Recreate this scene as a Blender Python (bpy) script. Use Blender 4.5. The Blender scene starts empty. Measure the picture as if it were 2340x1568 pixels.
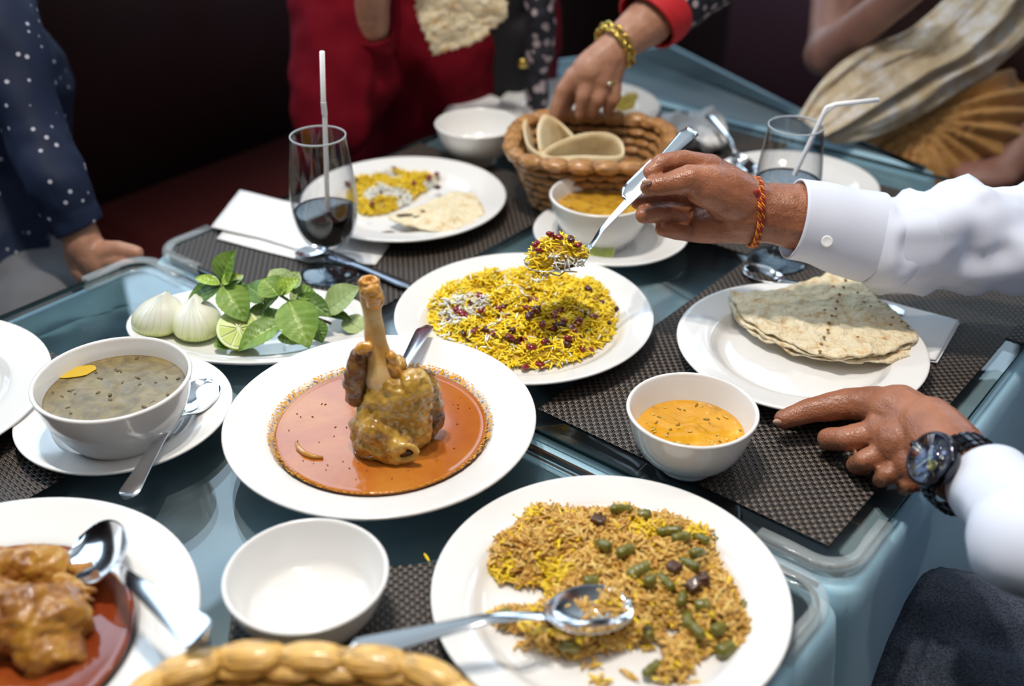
import bpy, bmesh, math, random
import numpy as np
from mathutils import Vector, Matrix, noise
random.seed(7); rng = np.random.default_rng(7)
PI = math.pi
sc = bpy.context.scene
C = sc.collection
# ---------------------------------------------------------------- camera, light, exposure
PITCH = math.radians(31.8); F = 2500.0; TZ = 0.75
CAM = Vector((0, 0, 1.335))
FW = Vector((0, math.cos(PITCH), -math.sin(PITCH))); UP = Vector((0, math.sin(PITCH), math.cos(PITCH)))
cd = bpy.data.cameras.new('camera'); cam = bpy.data.objects.new('camera', cd); C.objects.link(cam)
cam.location = CAM; cam.rotation_euler = (PI/2 - PITCH, 0, 0)
cd.sensor_width = 36; cd.lens = F/2340*36; cd.clip_start = .02
cd.dof.use_dof = True; cd.dof.focus_distance = 0.98; cd.dof.aperture_fstop = 3.0
sc.camera = cam
sc.view_settings.view_transform = 'Standard'; sc.view_settings.look = 'None'
sc.view_settings.gamma = 1; sc.view_settings.use_curve_mapping = False
sc.view_settings.exposure = -0.05
w = bpy.data.worlds.new('world'); sc.world = w; w.use_nodes = True
w.node_tree.nodes['Background'].inputs[0].default_value = (.55, .7, .9, 1)
w.node_tree.nodes['Background'].inputs[1].default_value = .3

A0 = math.radians(39)
E1 = Vector((math.sin(A0), math.cos(A0), 0)); E2 = Vector((math.cos(A0), -math.sin(A0), 0))
def ST(s, t, z=0.0): return E1*s + E2*t + Vector((0, 0, z))
def ray(u, v): return FW + Vector(((u-1170)/F, 0, 0)) + UP*(-(v-784)/F)
def P(u, v, z=TZ):
    d = ray(u, v); return CAM + d*((z-CAM.z)/d.z)
def PY(u, v, y):
    d = ray(u, v); return CAM + d*(y/d.y)
def depth(p): return (p-CAM).dot(FW)
def px(p, n): return n*depth(p)/F

def spot(name, loc, target, power, size, angle, col, blend=.6):
    l = bpy.data.lights.new(name, 'SPOT'); l.energy = power; l.shadow_soft_size = size
    l.spot_size = math.radians(angle); l.spot_blend = blend; l.color = col
    o = bpy.data.objects.new(name, l); C.objects.link(o); o.location = loc
    o.rotation_euler = (Vector(target)-Vector(loc)).to_track_quat('-Z', 'Y').to_euler()
    return o
WARM = (1, .93, .84); FILL_PANEL = 3.0
DOWN = [(-.30, .80, 2.58, 62), (-.12, .70, 2.58, 50), (.75, 1.5, 2.58, 17), (-.7, 1.9, 2.58, 3), (.6, -.5, 2.58, 18)]  # last entry: unseen lamp added behind the camera as fill
for i, (x, y, z, pw) in enumerate(DOWN):
    spot('lamp_light', (x, y, z-.03), (x+.12 if i < 2 else x, y+.1 if i < 2 else y, 0), pw, .035, 78 if i < 2 else 100, WARM, .8)
def area(name, loc, target, power, sx, sy, col):
    l = bpy.data.lights.new(name, 'AREA'); l.energy = power; l.shape = 'RECTANGLE'; l.size = sx; l.size_y = sy; l.color = col
    o = bpy.data.objects.new(name, l); C.objects.link(o); o.location = loc
    o.rotation_euler = (Vector(target)-Vector(loc)).to_track_quat('-Z', 'Y').to_euler(); return o

# ---------------------------------------------------------------- materials
def mat(name, col=(.8, .8, .8), rough=.5, metal=0, spec=.5, **k):
    m = bpy.data.materials.new(name); m.use_nodes = True
    b = m.node_tree.nodes['Principled BSDF']
    b.inputs['Base Color'].default_value = (*col, 1); b.inputs['Roughness'].default_value = rough
    b.inputs['Metallic'].default_value = metal; b.inputs['Specular IOR Level'].default_value = spec
    for kk, vv in k.items():
        b.inputs[kk.replace('_', ' ')].default_value = vv
    return m
def nd(m, t, **k):
    n = m.node_tree.nodes.new(t)
    for a, b in k.items(): setattr(n, a, b)
    return n
def lk(m, a, b): m.node_tree.links.new(a, b)
def bsdf(m): return m.node_tree.nodes['Principled BSDF']
def coord(m, kind='Object'):
    return nd(m, 'ShaderNodeTexCoord').outputs[kind]
def noise_col(m, stops, scale=30, detail=4, rough=.6, kind='Object', dist=0):
    n = nd(m, 'ShaderNodeTexNoise'); n.inputs['Scale'].default_value = scale; n.inputs['Detail'].default_value = detail
    n.inputs['Roughness'].default_value = rough; n.inputs['Distortion'].default_value = dist
    lk(m, coord(m, kind), n.inputs['Vector'])
    r = nd(m, 'ShaderNodeValToRGB'); e = r.color_ramp.elements
    while len(e) < len(stops): e.new(.5)
    for i, (p, c) in enumerate(stops): e[i].position = p; e[i].color = (*c, 1)
    lk(m, n.outputs['Fac'], r.inputs[0]); lk(m, r.outputs[0], bsdf(m).inputs['Base Color'])
    return n, r
def bump(m, scale=200, strength=.3, dist=.001, detail=3, kind='Object', tex='ShaderNodeTexNoise'):
    n = nd(m, tex); n.inputs['Scale'].default_value = scale
    if tex == 'ShaderNodeTexNoise': n.inputs['Detail'].default_value = detail
    lk(m, coord(m, kind), n.inputs['Vector'])
    b = nd(m, 'ShaderNodeBump'); b.inputs['Strength'].default_value = strength; b.inputs['Distance'].default_value = dist
    lk(m, n.outputs[0], b.inputs['Height']); lk(m, b.outputs[0], bsdf(m).inputs['Normal'])
    return n, b
M = {}
M['china'] = mat('china', (.80, .785, .77), .12, Coat_Weight=.4, Coat_Roughness=.04)
M['steel'] = mat('steel', (.80, .80, .82), .13, 1)
M['dark_steel'] = mat('dark_steel', (.045, .045, .055), .2, 1, .5)
M['steel_dark_handle'] = mat('steel_knife', (.25, .26, .3), .25, 1)
M['wood'] = mat('dark_wood', (.05, .025, .015), .4)
M['cloth_blue'] = mat('cloth_blue', (.36, .60, .74), .5, Sheen_Weight=.2); bump(M['cloth_blue'], 12, .12, .004, 1)
M['maroon'] = mat('maroon_leather', (.075, .013, .012), .42); bump(M['maroon'], 120, .1, .002)
M['maroon_dark'] = mat('maroon_panel', (.034, .012, .012), .5)
M['purple_wall'] = mat('plum_panel', (.055, .020, .026), .5)
M['floor'] = mat('floor', (.015, .012, .011), .5)
M['ceil'] = mat('ceiling', (.75, .72, .68), .9)
M['plaster'] = mat('plaster', (.035, .014, .014), .7)
def thin_glass(name, tint, rough=.0, edge=None, ior=1.5):
    m = bpy.data.materials.new(name); m.use_nodes = True; nt = m.node_tree; nt.nodes.clear()
    out = nd(m, 'ShaderNodeOutputMaterial'); mx = nd(m, 'ShaderNodeMixShader')
    fr = nd(m, 'ShaderNodeFresnel'); fr.inputs['IOR'].default_value = ior
    tr = nd(m, 'ShaderNodeBsdfTransparent'); tr.inputs[0].default_value = (*tint, 1)
    gl = nd(m, 'ShaderNodeBsdfGlossy'); gl.inputs['Roughness'].default_value = rough
    if edge:
        lw = nd(m, 'ShaderNodeLayerWeight'); lw.inputs['Blend'].default_value = edge[0]
        mc = nd(m, 'ShaderNodeMix', data_type='RGBA'); mc.inputs[6].default_value = (*tint, 1); mc.inputs[7].default_value = (*edge[1], 1)
        lk(m, lw.outputs['Facing'], mc.inputs[0]); lk(m, mc.outputs[2], tr.inputs[0])
    # geometry seen from behind must not flip to total reflection: use the same fresnel on both sides
    geo = nd(m, 'ShaderNodeNewGeometry'); mi = nd(m, 'ShaderNodeMix'); mi.inputs[2].default_value = ior; mi.inputs[3].default_value = 1/ior
    lk(m, geo.outputs['Backfacing'], mi.inputs[0]); lk(m, mi.outputs[0], fr.inputs['IOR'])
    lk(m, fr.outputs[0], mx.inputs[0]); lk(m, tr.outputs[0], mx.inputs[1]); lk(m, gl.outputs[0], mx.inputs[2])
    lk(m, mx.outputs[0], out.inputs[0]); return m
M['table_glass'] = thin_glass('table_glass', (.93, .975, .98), .0)
M['glass_edge'] = mat('glass_edge', (.01, .03, .035), .08, spec=.8)
M['glass'] = thin_glass('drinking_glass', (.99, .99, .99), 0, (.2, (.5, .54, .58)), 1.45)
M['glass_foot'] = thin_glass('glass_foot', (.86, .90, .93), .02, (.45, (.22, .27, .32)), 1.8)
M['plastic'] = mat('clear_plastic', (.75, .82, .85), .12, Alpha=.24, Coat_Weight=.8)
M['cola'] = mat('cola', (.010, .003, .002), .05, spec=.35)
M['straw'] = mat('white_straw', (.85, .85, .87), .3)
M['paper'] = mat('paper_napkin', (.80, .79, .79), .9); bump(M['paper'], 300, .25, .0008)
M['bread'] = mat('flatbread', (.8, .68, .45), .75)
noise_col(M['bread'], [(.22, (.36, .17, .05)), (.36, (.70, .48, .24)), (.46, (.80, .67, .44)), (.7, (.86, .76, .56))], 70, 5, .7)
bump(M['bread'], 110, 1.0, .008, 5)
M['bread_soft'] = mat('soft_flatbread', (.78, .66, .42), .7)
noise_col(M['bread_soft'], [(.3, (.62, .44, .22)), (.5, (.80, .66, .42)), (.7, (.85, .74, .52))], 18, 4)
bump(M['bread_soft'], 50, .3, .003, 3)
M['char'] = mat('char', (.06, .03, .02), .8)
M['toast'] = mat('toasted_dimple', (.30, .15, .05), .8)
M['skin'] = mat('brown_skin', (.42, .20, .12), .42, Subsurface_Weight=.12, Subsurface_Scale=.01)
def skin(name, dark, light, rough=.42):
    m = mat(name, light, rough, Subsurface_Weight=.1, Subsurface_Scale=.01)
    m.node_tree.nodes['Principled BSDF'].inputs['Subsurface Radius'].default_value = (1, .35, .2)
    noise_col(m, [(.3, dark), (.65, light)], 22, 5, .6)
    n = nd(m, 'ShaderNodeTexNoise'); n.inputs['Scale'].default_value = 420; n.inputs['Detail'].default_value = 3
    v = nd(m, 'ShaderNodeTexVoronoi'); v.inputs['Scale'].default_value = 520
    a = nd(m, 'ShaderNodeMath', operation='ADD'); co = coord(m)
    lk(m, co, n.inputs['Vector']); lk(m, co, v.inputs['Vector'])
    lk(m, n.outputs[0], a.inputs[0]); lk(m, v.outputs[0], a.inputs[1])
    b = nd(m, 'ShaderNodeBump'); b.inputs['Strength'].default_value = .38; b.inputs['Distance'].default_value = .0009
    lk(m, a.outputs[0], b.inputs['Height']); lk(m, b.outputs[0], bsdf(m).inputs['Normal'])
    return m
M['skin'] = skin('brown_skin', (.25, .085, .040), (.42, .17, .09), .36)
M['skin2'] = skin('tan_skin', (.33, .15, .09), (.46, .235, .15))
M['skin3'] = skin('dark_skin', (.26, .12, .09), (.34, .17, .13))  # dull dark skin of the woman in the saree
M['nail'] = mat('nail', (.55, .33, .26), .25)
M['shirt'] = mat('white_shirt', (.66, .69, .80), .8); bump(M['shirt'], 900, .12, .0004)
M['button'] = mat('button', (.8, .8, .82), .15)
M['red_knit'] = mat('red_cardigan', (.15, .0015, .009), .85, spec=.15)
M['red_cuff'] = mat('bright_red_cuff', (.55, .012, .02), .7)
M['black_cloth'] = mat('black_cloth', (.01, .01, .012), .8)
M['jeans'] = mat('denim', (.03, .04, .06), .9)
noise_col(M['jeans'], [(.35, (.02, .026, .042)), (.7, (.075, .09, .125))], 500, 2)
M['grey_trouser'] = mat('grey_trouser', (.12, .12, .13), .9)
def spots(name, base, spot, scale, thr):
    m = mat(name, base, .7, spec=.25)
    v = nd(m, 'ShaderNodeTexVoronoi'); v.inputs['Scale'].default_value = scale; lk(m, coord(m), v.inputs['Vector'])
    r = nd(m, 'ShaderNodeValToRGB'); e = r.color_ramp.elements
    e[0].position = thr; e[0].color = (*spot, 1); e[1].position = thr+.04; e[1].color = (*base, 1)
    lk(m, v.outputs['Distance'], r.inputs[0]); lk(m, r.outputs[0], bsdf(m).inputs['Base Color']); return m
M['navy'] = spots('navy_dotted_shirt', (.006, .012, .036), (.42, .42, .50), 62, .13)
M['patterned'] = spots('patterned_scarf', (.02, .02, .028), (.42, .34, .36), 60, .34)
M['gold'] = mat('gold', (.65, .48, .12), .28, 1)
M['silver'] = mat('silver_ring', (.8, .75, .6), .2, 1)
M['saree'] = mat('orange_saree', (.52, .26, .07), .6, Sheen_Weight=.4)
M['blouse'] = mat('dark_blouse', (.05, .02, .02), .7)
M['scarf'] = mat('cream_sheer_scarf', (.62, .55, .40), .6, Alpha=.9, Sheen_Weight=.3)
noise_col(M['scarf'], [(.35, (.52, .37, .20)), (.5, (.68, .57, .41)), (.62, (.80, .77, .76))], 26, 6, .75)
M['hair'] = mat('black_hair', (.01, .008, .007), .5)
# ---------------------------------------------------------------- mesh helpers
def link(name, verts, faces, m=None, parent=None, smooth=True, mats=None, midx=None):
    me = bpy.data.meshes.new(name)
    if isinstance(verts, np.ndarray):
        faces = np.asarray(faces); k = faces.shape[1]
        me.vertices.add(len(verts)); me.vertices.foreach_set('co', verts.astype(np.float32).ravel())
        me.loops.add(faces.size); me.loops.foreach_set('vertex_index', faces.astype(np.int32).ravel())
        me.polygons.add(len(faces)); me.polygons.foreach_set('loop_start', np.arange(0, faces.size, k, dtype=np.int32))
        me.update(calc_edges=True)
    else:
        me.from_pydata([tuple(v) for v in verts], [], faces)
    for mm in (mats or [m]):
        if mm: me.materials.append(mm)
    if midx is not None: me.polygons.foreach_set('material_index', np.asarray(midx, dtype=np.int32))
    me.polygons.foreach_set('use_smooth', [smooth]*len(me.polygons)); me.validate(); me.update()
    return link_me(name, me, parent)
def link_me(name, me, parent=None):
    o = bpy.data.objects.new(name, me); C.objects.link(o)
    if parent: o.parent = parent
    return o
def bm_obj(name, bm, m, parent=None, smooth=True):
    bmesh.ops.recalc_face_normals(bm, faces=bm.faces[:])
    me = bpy.data.meshes.new(name); bm.to_mesh(me); bm.free(); me.materials.append(m)
    me.polygons.foreach_set('use_smooth', [smooth]*len(me.polygons))
    return link_me(name, me, parent)
def tag(o, label=None, cat=None, group=None, kind=None):
    if label: o['label'] = label
    if cat: o['category'] = cat
    if group: o['group'] = group
    if kind: o['kind'] = kind
    return o
def thing(name, label, cat, loc=(0, 0, 0), rotz=0, group=None):
    o = bpy.data.objects.new(name, None); C.objects.link(o); o.location = loc; o.rotation_euler = (0, 0, rotz)
    o.empty_display_size = .02
    return tag(o, label, cat, group)
def copy_tree(o, parent=None):
    c = o.copy(); C.objects.link(c); c.parent = parent
    for ch in list(o.children): copy_tree(ch, c)
    return c
def to_local(o, root):      # vertices were written in world space: bring them to the root's frame
    o.data.transform(Matrix.LocRotScale(root.location, root.rotation_euler, None).inverted()); return o
def cr(pts, n=5):           # catmull-rom through 2D/3D points
    p = [np.array(q, float) for q in pts]; p = [2*p[0]-p[1]]+p+[2*p[-1]-p[-2]]
    out = []
    for i in range(1, len(p)-2):
        for k in range(n):
            t = k/n
            out.append(.5*((2*p[i])+(-p[i-1]+p[i+1])*t+(2*p[i-1]-5*p[i]+4*p[i+1]-p[i+2])*t*t+(-p[i-1]+3*p[i]-3*p[i+1]+p[i+2])*t**3))
    out.append(p[-2]); return out
def lathe_data(prof, seg=72, sx=1, sy=1, z0=0):
    prof = [(max(0, float(r)), float(z)) for r, z in prof]; n = len(prof)
    v = []; f = []
    for r, z in prof:
        for j in range(seg):
            a = 2*PI*j/seg; v.append((r*math.cos(a)*sx, r*math.sin(a)*sy, z+z0))
    for i in range(n-1):
        for j in range(seg):
            a, b = i*seg+j, i*seg+(j+1) % seg; f.append((a, b, b+seg, a+seg))
    return v, f
def lathe(name, prof, m, parent=None, seg=72, sx=1, sy=1, z0=0):
    v, f = lathe_data(prof, seg, sx, sy, z0)
    bm = bmesh.new(); vs = [bm.verts.new(q) for q in v]
    for q in f: bm.faces.new([vs[i] for i in q])
    bmesh.ops.remove_doubles(bm, verts=bm.verts[:], dist=1e-6)
    return bm_obj(name, bm, m, parent)
def tube_data(pts, rad, seg=10, sx=1.0, caps=True, up=Vector((0, 0, 1))):
    pts = [Vector(p) for p in pts]; n = len(pts)
    rad = [rad]*n if not hasattr(rad, '__len__') else rad
    v = []; f = []
    t0 = (pts[1]-pts[0]).normalized(); s = t0.cross(up)
    if s.length < .1: s = t0.cross(Vector((1, 0, 0)))
    s.normalize()
    for i, p in enumerate(pts):
        t = (pts[min(i+1, n-1)]-pts[max(i-1, 0)]).normalized()
        s = (s - t*s.dot(t)).normalized(); b = s.cross(t)
        for j in range(seg):
            a = 2*PI*j/seg; v.append(p+(s*math.cos(a)*sx+b*math.sin(a))*rad[i])
    for i in range(n-1):
        for j in range(seg):
            a, c = i*seg+j, i*seg+(j+1) % seg; f.append((a, c, c+seg, a+seg))
    if caps: f.append(tuple(range(seg))[::-1]); f.append(tuple(range((n-1)*seg, n*seg)))
    return v, f
def tube(name, pts, rad, m, parent=None, seg=10, sx=1.0, **k):
    v, f = tube_data(pts, rad, seg, sx, **k); return link(name, v, f, m, parent)
def box_bm(bm, c, s, R=None):
    mtx = Matrix.Translation(Vector(c)) @ (R.to_4x4() if R else Matrix.Identity(4)) @ Matrix.Diagonal((*s, 1))
    return bmesh.ops.create_cube(bm, size=1, matrix=mtx)
def box(name, c, s, m, parent=None, R=None, bev=.003, smooth=False):
    bm = bmesh.new(); box_bm(bm, c, s, R)
    if bev: bmesh.ops.bevel(bm, geom=bm.edges[:], offset=bev, segments=2, affect='EDGES')
    return bm_obj(name, bm, m, parent, smooth)
RT = Matrix((E1, E2, Vector((0, 0, -1)))).transposed()      # table-aligned axes
RTm = Matrix.Rotation(PI/2-A0, 3, 'Z')                       # x along E1
def sball(name, c, r, m, parent=None, R=None, sub=2):
    bm = bmesh.new()
    r = (r, r, r) if not hasattr(r, '__len__') else r
    bmesh.ops.create_icosphere(bm, subdivisions=sub, radius=1, matrix=Matrix.Translation(Vector(c)) @ (R.to_4x4() if R else Matrix.Identity(4)) @ Matrix.Diagonal((*r, 1)))
    return bm_obj(name, bm, m, parent)
def capsule(bm, p0, r0, p1, r1, seg=16):
    p0 = Vector(p0); p1 = Vector(p1); d = p1-p0; L = max(d.length, 1e-5); d = d/L
    s = d.orthogonal().normalized(); b = d.cross(s); rings = []
    prof = [(-r0*math.cos(a), r0*math.sin(a)) for a in np.linspace(.15, PI/2, 5)]
    prof += [(L+r1*math.sin(a), r1*math.cos(a)) for a in np.linspace(0, PI/2-.15, 5)]
    for x, r in prof:
        rings.append([bm.verts.new(p0+d*x+(s*math.cos(2*PI*j/seg)+b*math.sin(2*PI*j/seg))*r) for j in range(seg)])
    for i in range(len(rings)-1):
        for j in range(seg): bm.faces.new((rings[i][j], rings[i][(j+1) % seg], rings[i+1][(j+1) % seg], rings[i+1][j]))
    bm.faces.new(rings[0][::-1]); bm.faces.new(rings[-1])
def ellip(bm, c, r, R=None):
    r = (r, r, r) if not hasattr(r, '__len__') else r
    bmesh.ops.create_icosphere(bm, subdivisions=3, radius=1, matrix=Matrix.Translation(Vector(c)) @ (R.to_4x4() if R else Matrix.Identity(4)) @ Matrix.Diagonal((*r, 1)))
def blob(name, prims, vox, smooth, m, parent=None, disp=None):
    """prims: ('c',p0,r0,p1,r1) / ('e',c,(r),R) / ('p',[(p,r),...]) fused into one continuous surface"""
    bm = bmesh.new()
    for q in prims:
        if q[0] == 'c': capsule(bm, *q[1:])
        elif q[0] == 'e': ellip(bm, *q[1:])
        else:
            for (a, ra), (b, rb) in zip(q[1][:-1], q[1][1:]): capsule(bm, a, ra, b, rb)
    me = bpy.data.meshes.new('tmp'); bm.to_mesh(me); bm.free()
    o = bpy.data.objects.new('tmp', me); C.objects.link(o)
    md = o.modifiers.new('r', 'REMESH'); md.mode = 'VOXEL'; md.voxel_size = vox
    if smooth:
        s = o.modifiers.new('s', 'SMOOTH'); s.iterations = smooth; s.factor = .5
    dg = bpy.context.evaluated_depsgraph_get(); dg.update()
    me2 = bpy.data.meshes.new_from_object(o.evaluated_get(dg)); bpy.data.objects.remove(o)
    me2.name = name; me2.materials.clear(); me2.materials.append(m)
    if disp:
        nr = [v.normal.copy() for v in me2.vertices]
        for v, n_ in zip(me2.vertices, nr): v.co += n_*disp(v.co)
    me2.polygons.foreach_set('use_smooth', [True]*len(me2.polygons))
    return link_me(name, me2, parent)
def fbm(scale, amp, octv=3, seed=0):
    o = Vector((seed*7.3, seed*1.7, seed*3.1))
    def f(p): return amp*noise.fractal((p+o)*scale, 1.0, 2.0, octv)
    return f
def inpoly(x, y, poly):
    poly = np.asarray(poly); x = np.asarray(x); ins = np.zeros(x.shape, bool)
    n = len(poly)
    for i in range(n):
        x0, y0 = poly[i]; x1, y1 = poly[(i+1) % n]
        c = ((y0 > y) != (y1 > y)) & (x < (x1-x0)*(y-y0)/(y1-y0+1e-12)+x0); ins ^= c
    return ins
def polydist(x, y, poly):
    poly = np.asarray(poly); d = np.full(np.shape(x), 1e9); n = len(poly)
    for i in range(n):
        a = poly[i]; b = poly[(i+1) % n]; e = b-a
        t = np.clip(((x-a[0])*e[0]+(y-a[1])*e[1])/(e@e+1e-12), 0, 1)
        d = np.minimum(d, np.hypot(x-a[0]-t*e[0], y-a[1]-t*e[1]))
    return d

# ================================================================= THE ROOM
def slab(name, pts, z0, z1, m, kind='structure', parent=None):
    n = len(pts); v = [Vector((p.x, p.y, z0)) for p in pts]+[Vector((p.x, p.y, z1)) for p in pts]
    f = [tuple(range(n))[::-1], tuple(range(n, 2*n))]+[(i, (i+1) % n, n+(i+1) % n, n+i) for i in range(n)]
    bm = bmesh.new(); vs = [bm.verts.new(q) for q in v]
    for q in f: bm.faces.new([vs[i] for i in q])
    o = bm_obj(name, bm, m, parent, False)
    if kind: o['kind'] = kind
    return o
S0, S1, T0, T1 = -1.9, 2.9, -1.93, 1.9
slab('floor', [ST(S0, T0), ST(S1, T0), ST(S1, T1), ST(S0, T1)], -.05, 0, M['floor'])
slab('ceiling', [ST(S0, T0), ST(S1, T0), ST(S1, T1), ST(S0, T1)], 2.62, 2.68, M['ceil'])
def wall(name, a, b, c, d, win=None, m=None):
    """wall from st a->b at inner line, thickness outwards c,d ; win=(f0,f1,z0,z1)"""
    A, B = ST(*a), ST(*b); o = (ST(*c)-ST(*d))
    if not win: return slab(name, [A, B, B+o, A+o], 0, 2.62, m or M['plaster'])
    f0, f1, z0, z1 = win; bm = bmesh.new()
    def pc(g0, g1, za, zb):
        p = A.lerp(B, g0); q = A.lerp(B, g1)
        vs = [bm.verts.new(Vector((k.x, k.y, z))) for z in (za, zb) for k in (p, q, q+o, p+o)]
        for fc in ((0, 1, 2, 3), (7, 6, 5, 4), (0, 4, 5, 1), (1, 5, 6, 2), (2, 6, 7, 3), (3, 7, 4, 0)): bm.faces.new([vs[i] for i in fc])
    pc(0, 1, 0, z0); pc(0, 1, z1, 2.62); pc(0, f0, z0, z1); pc(f1, 1, z0, z1)
    ob = bm_obj(name, bm, m or M['plaster'], None, False); ob['kind'] = 'structure'; return ob
wall('wall_left', (S0, T0), (S1, T0), (0, -.1), (0, 0), (.30, .93, 1.25, 2.35), M['plaster'])
wall('wall_back', (S1, T0), (S1, T1), (.1, 0), (0, 0), (.12, .62, 1.2, 2.3), M['plaster'])
wall('wall_right', (S1, T1), (S0, T1), (0, .1), (0, 0))
wall('wall_front', (S0, T1), (S0, T0), (-.1, 0), (0, 0))
def window(name, a, b, z0, z1, strength, out):
    A, B = ST(*a), ST(*b); o = ST(*out)
    pm = bpy.data.materials.new(name+'_daylight'); pm.use_nodes = True; nt = pm.node_tree; nt.nodes.clear()
    e = nt.nodes.new('ShaderNodeEmission'); ou = nt.nodes.new('ShaderNodeOutputMaterial'); e.inputs[0].default_value = (.62, .82, 1, 1); e.inputs[1].default_value = strength
    nt.links.new(e.outputs[0], ou.inputs[0])
    root = bpy.data.objects.new(name, None); C.objects.link(root); root['kind'] = 'structure'
    v = [(A+o).to_tuple(), (B+o).to_tuple()]
    link('pane', [Vector((A.x, A.y, z0))+o, Vector((B.x, B.y, z0))+o, Vector((B.x, B.y, z1))+o, Vector((A.x, A.y, z1))+o], [(0, 1, 2, 3)], pm, root, False)
    n = 4
    for i in range(n+1):
        p = A.lerp(B, i/n); box('mullion', (p+o*.5)+Vector((0, 0, (z0+z1)/2)), (.05, .05, z1-z0), M['wood'], root, RTm)
    for z in (z0, z1):
        p = A.lerp(B, .5); L = (B-A).length; al = abs((B-A).normalized().dot(E1)) > .5
        box('rail', (p+o*.5)+Vector((0, 0, z)), (L, .05, .05) if al else (.05, L, .05), M['wood'], root, RTm)
LL = S1-S0; WW = T1-T0
window('window_1', (S0+.30*LL, T0), (S0+.93*LL, T0), 1.25, 2.35, 4.2, (0, -.06))
window('window_2', (S1, T0+.12*WW), (S1, T0+.62*WW), 1.2, 2.3, 4.0, (.06, 0))
for k, (x, y) in enumerate(((.15, -.05),)):  # glowing panel added out of view, only for soft fill light
    t = thing('added_fill_panel', ('wide square fill panel added on the unseen ceiling behind the photographer', 'wide square fill panel added on the unseen ceiling near the left wall')[k], 'lamp', (x, y, 2.62))
    box('fill_panel_frame', (0, 0, -.012), (.78, .78, .02), M['china'], t)
    pe = bpy.data.materials.get('fill_panel_glow') or mat('fill_panel_glow', (1, 1, 1), .5, Emission_Strength=FILL_PANEL)
    bsdf(pe).inputs['Emission Color'].default_value = (1, .96, .92, 1); box('fill_diffuser', (0, 0, -.026), (.70, .70, .006), pe, t, bev=0)
for (x, y, z, pw) in DOWN:
    t = thing('ceiling_downlight', {-.3: 'round ceiling downlight above the near table, on the left', -.12: 'round ceiling downlight above the near table, on the right', .75: 'round ceiling downlight near the far plum bench', -.7: 'round ceiling downlight over the maroon banquette', .6: 'round ceiling downlight added unseen behind the photographer as fill'}[x], 'lamp', (x, y, 2.62), group='ceiling downlights')
    lathe('housing', [(.055, 0), (.06, -.006), (.05, -.012), (.045, 0), (.055, 0)], M['china'], t, 24)
    em = bpy.data.materials.get('lamp_glow') or mat('lamp_glow', (1, 1, 1), .5, Emission_Strength=25.0)
    bsdf(em).inputs['Emission Color'].default_value = (1, .92, .8, 1)
    lathe('lens', [(0, -.002), (.044, -.002), (.044, 0), (0, 0)], em, t, 20)
# benches: dark leather banquette along the left wall and the back wall
def bench(name, label, parts, group=None):
    t = thing(name, label, 'bench', ST(*parts[0][1], 0), 0, group)
    for nm, (s, tt), z, (ls, lt, lz), m in parts:
        o = box(nm, ST(s, tt, z), (ls, lt, lz), m, t, RTm, .02, True); to_local(o, t)
    return t
parts = []
for i in range(3):
    s = -.55 + i*1.0 - .0
    parts.append(('seat_cushion', (s, -1.52), .36, (.985, .66, .18), M['maroon']))
    parts.append(('backrest_panel', (s, -1.885), .76, (.99, .07, .86), M['maroon_dark']))
parts.append(('base', (.45, -1.53), .135, (2.9, .56, .27), M['wood']))
bench('banquette', 'long dark maroon leather banquette along the left wall behind the woman in red', parts)
parts = []
for i in range(3):
    parts.append(('seat_cushion', (1.98, -.72+i*.90), .36, (.42, .88, .18), M['maroon']))
    parts.append(('backrest_panel', (2.22, -.72+i*.90), .69, (.06, .895, 1.0), M['purple_wall']))
parts.append(('base', (1.98, .18), .135, (.38, 2.6, .27), M['wood']))
bench('banquette', 'dark plum padded bench with tall seamed backrest at the far end of the tables', parts)

# ================================================================= TABLES
SEAM, END = .622, 1.437; TL, TR = -1.054, -.185
def rrect(s0, s1, t0, t1, r, n=6):
    pts = []
    for (cs, ct, a0) in ((s1-r, t1-r, 0), (s0+r, t1-r, 90), (s0+r, t0+r, 180), (s1-r, t0+r, 270)):
        for k in range(n+1):
            a = math.radians(a0+90*k/n); pts.append((cs+r*math.cos(a), ct+r*math.sin(a)))
    return pts
def make_table(s0, s1, lab, labc, labg, pts=None, zt=.7345):
    c = ST((s0+s1)/2, (TL+TR)/2)
    t = thing('dining_table', lab, 'table', c)
    if pts is None:
        o = slab('tabletop', [ST(a, b) for a, b in ((s0, TL+.02), (s1, TL+.02), (s1, TR-.02), (s0, TR-.02))], .69, zt, M['wood'], None, t)
        lp = [(s0+.06, TL+.1), (s1-.06, TL+.1), (s1-.06, TR-.1), (s0+.06, TR-.1)]
    else:
        o = slab('tabletop', [ST(a, b) for a, b in pts], .69, zt, M['wood'], None, t)
        cx = sum(p[0] for p in pts)/len(pts); cy = sum(p[1] for p in pts)/len(pts)
        lp = [(a*.75+cx*.25, b*.75+cy*.25) for a, b in pts]
    to_local(o, t)
    for a, b in lp:
        o = box('leg', ST(a, b, .345), (.05, .05, .69), M['wood'], t, RTm, .004); to_local(o, t)
    return t
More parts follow.
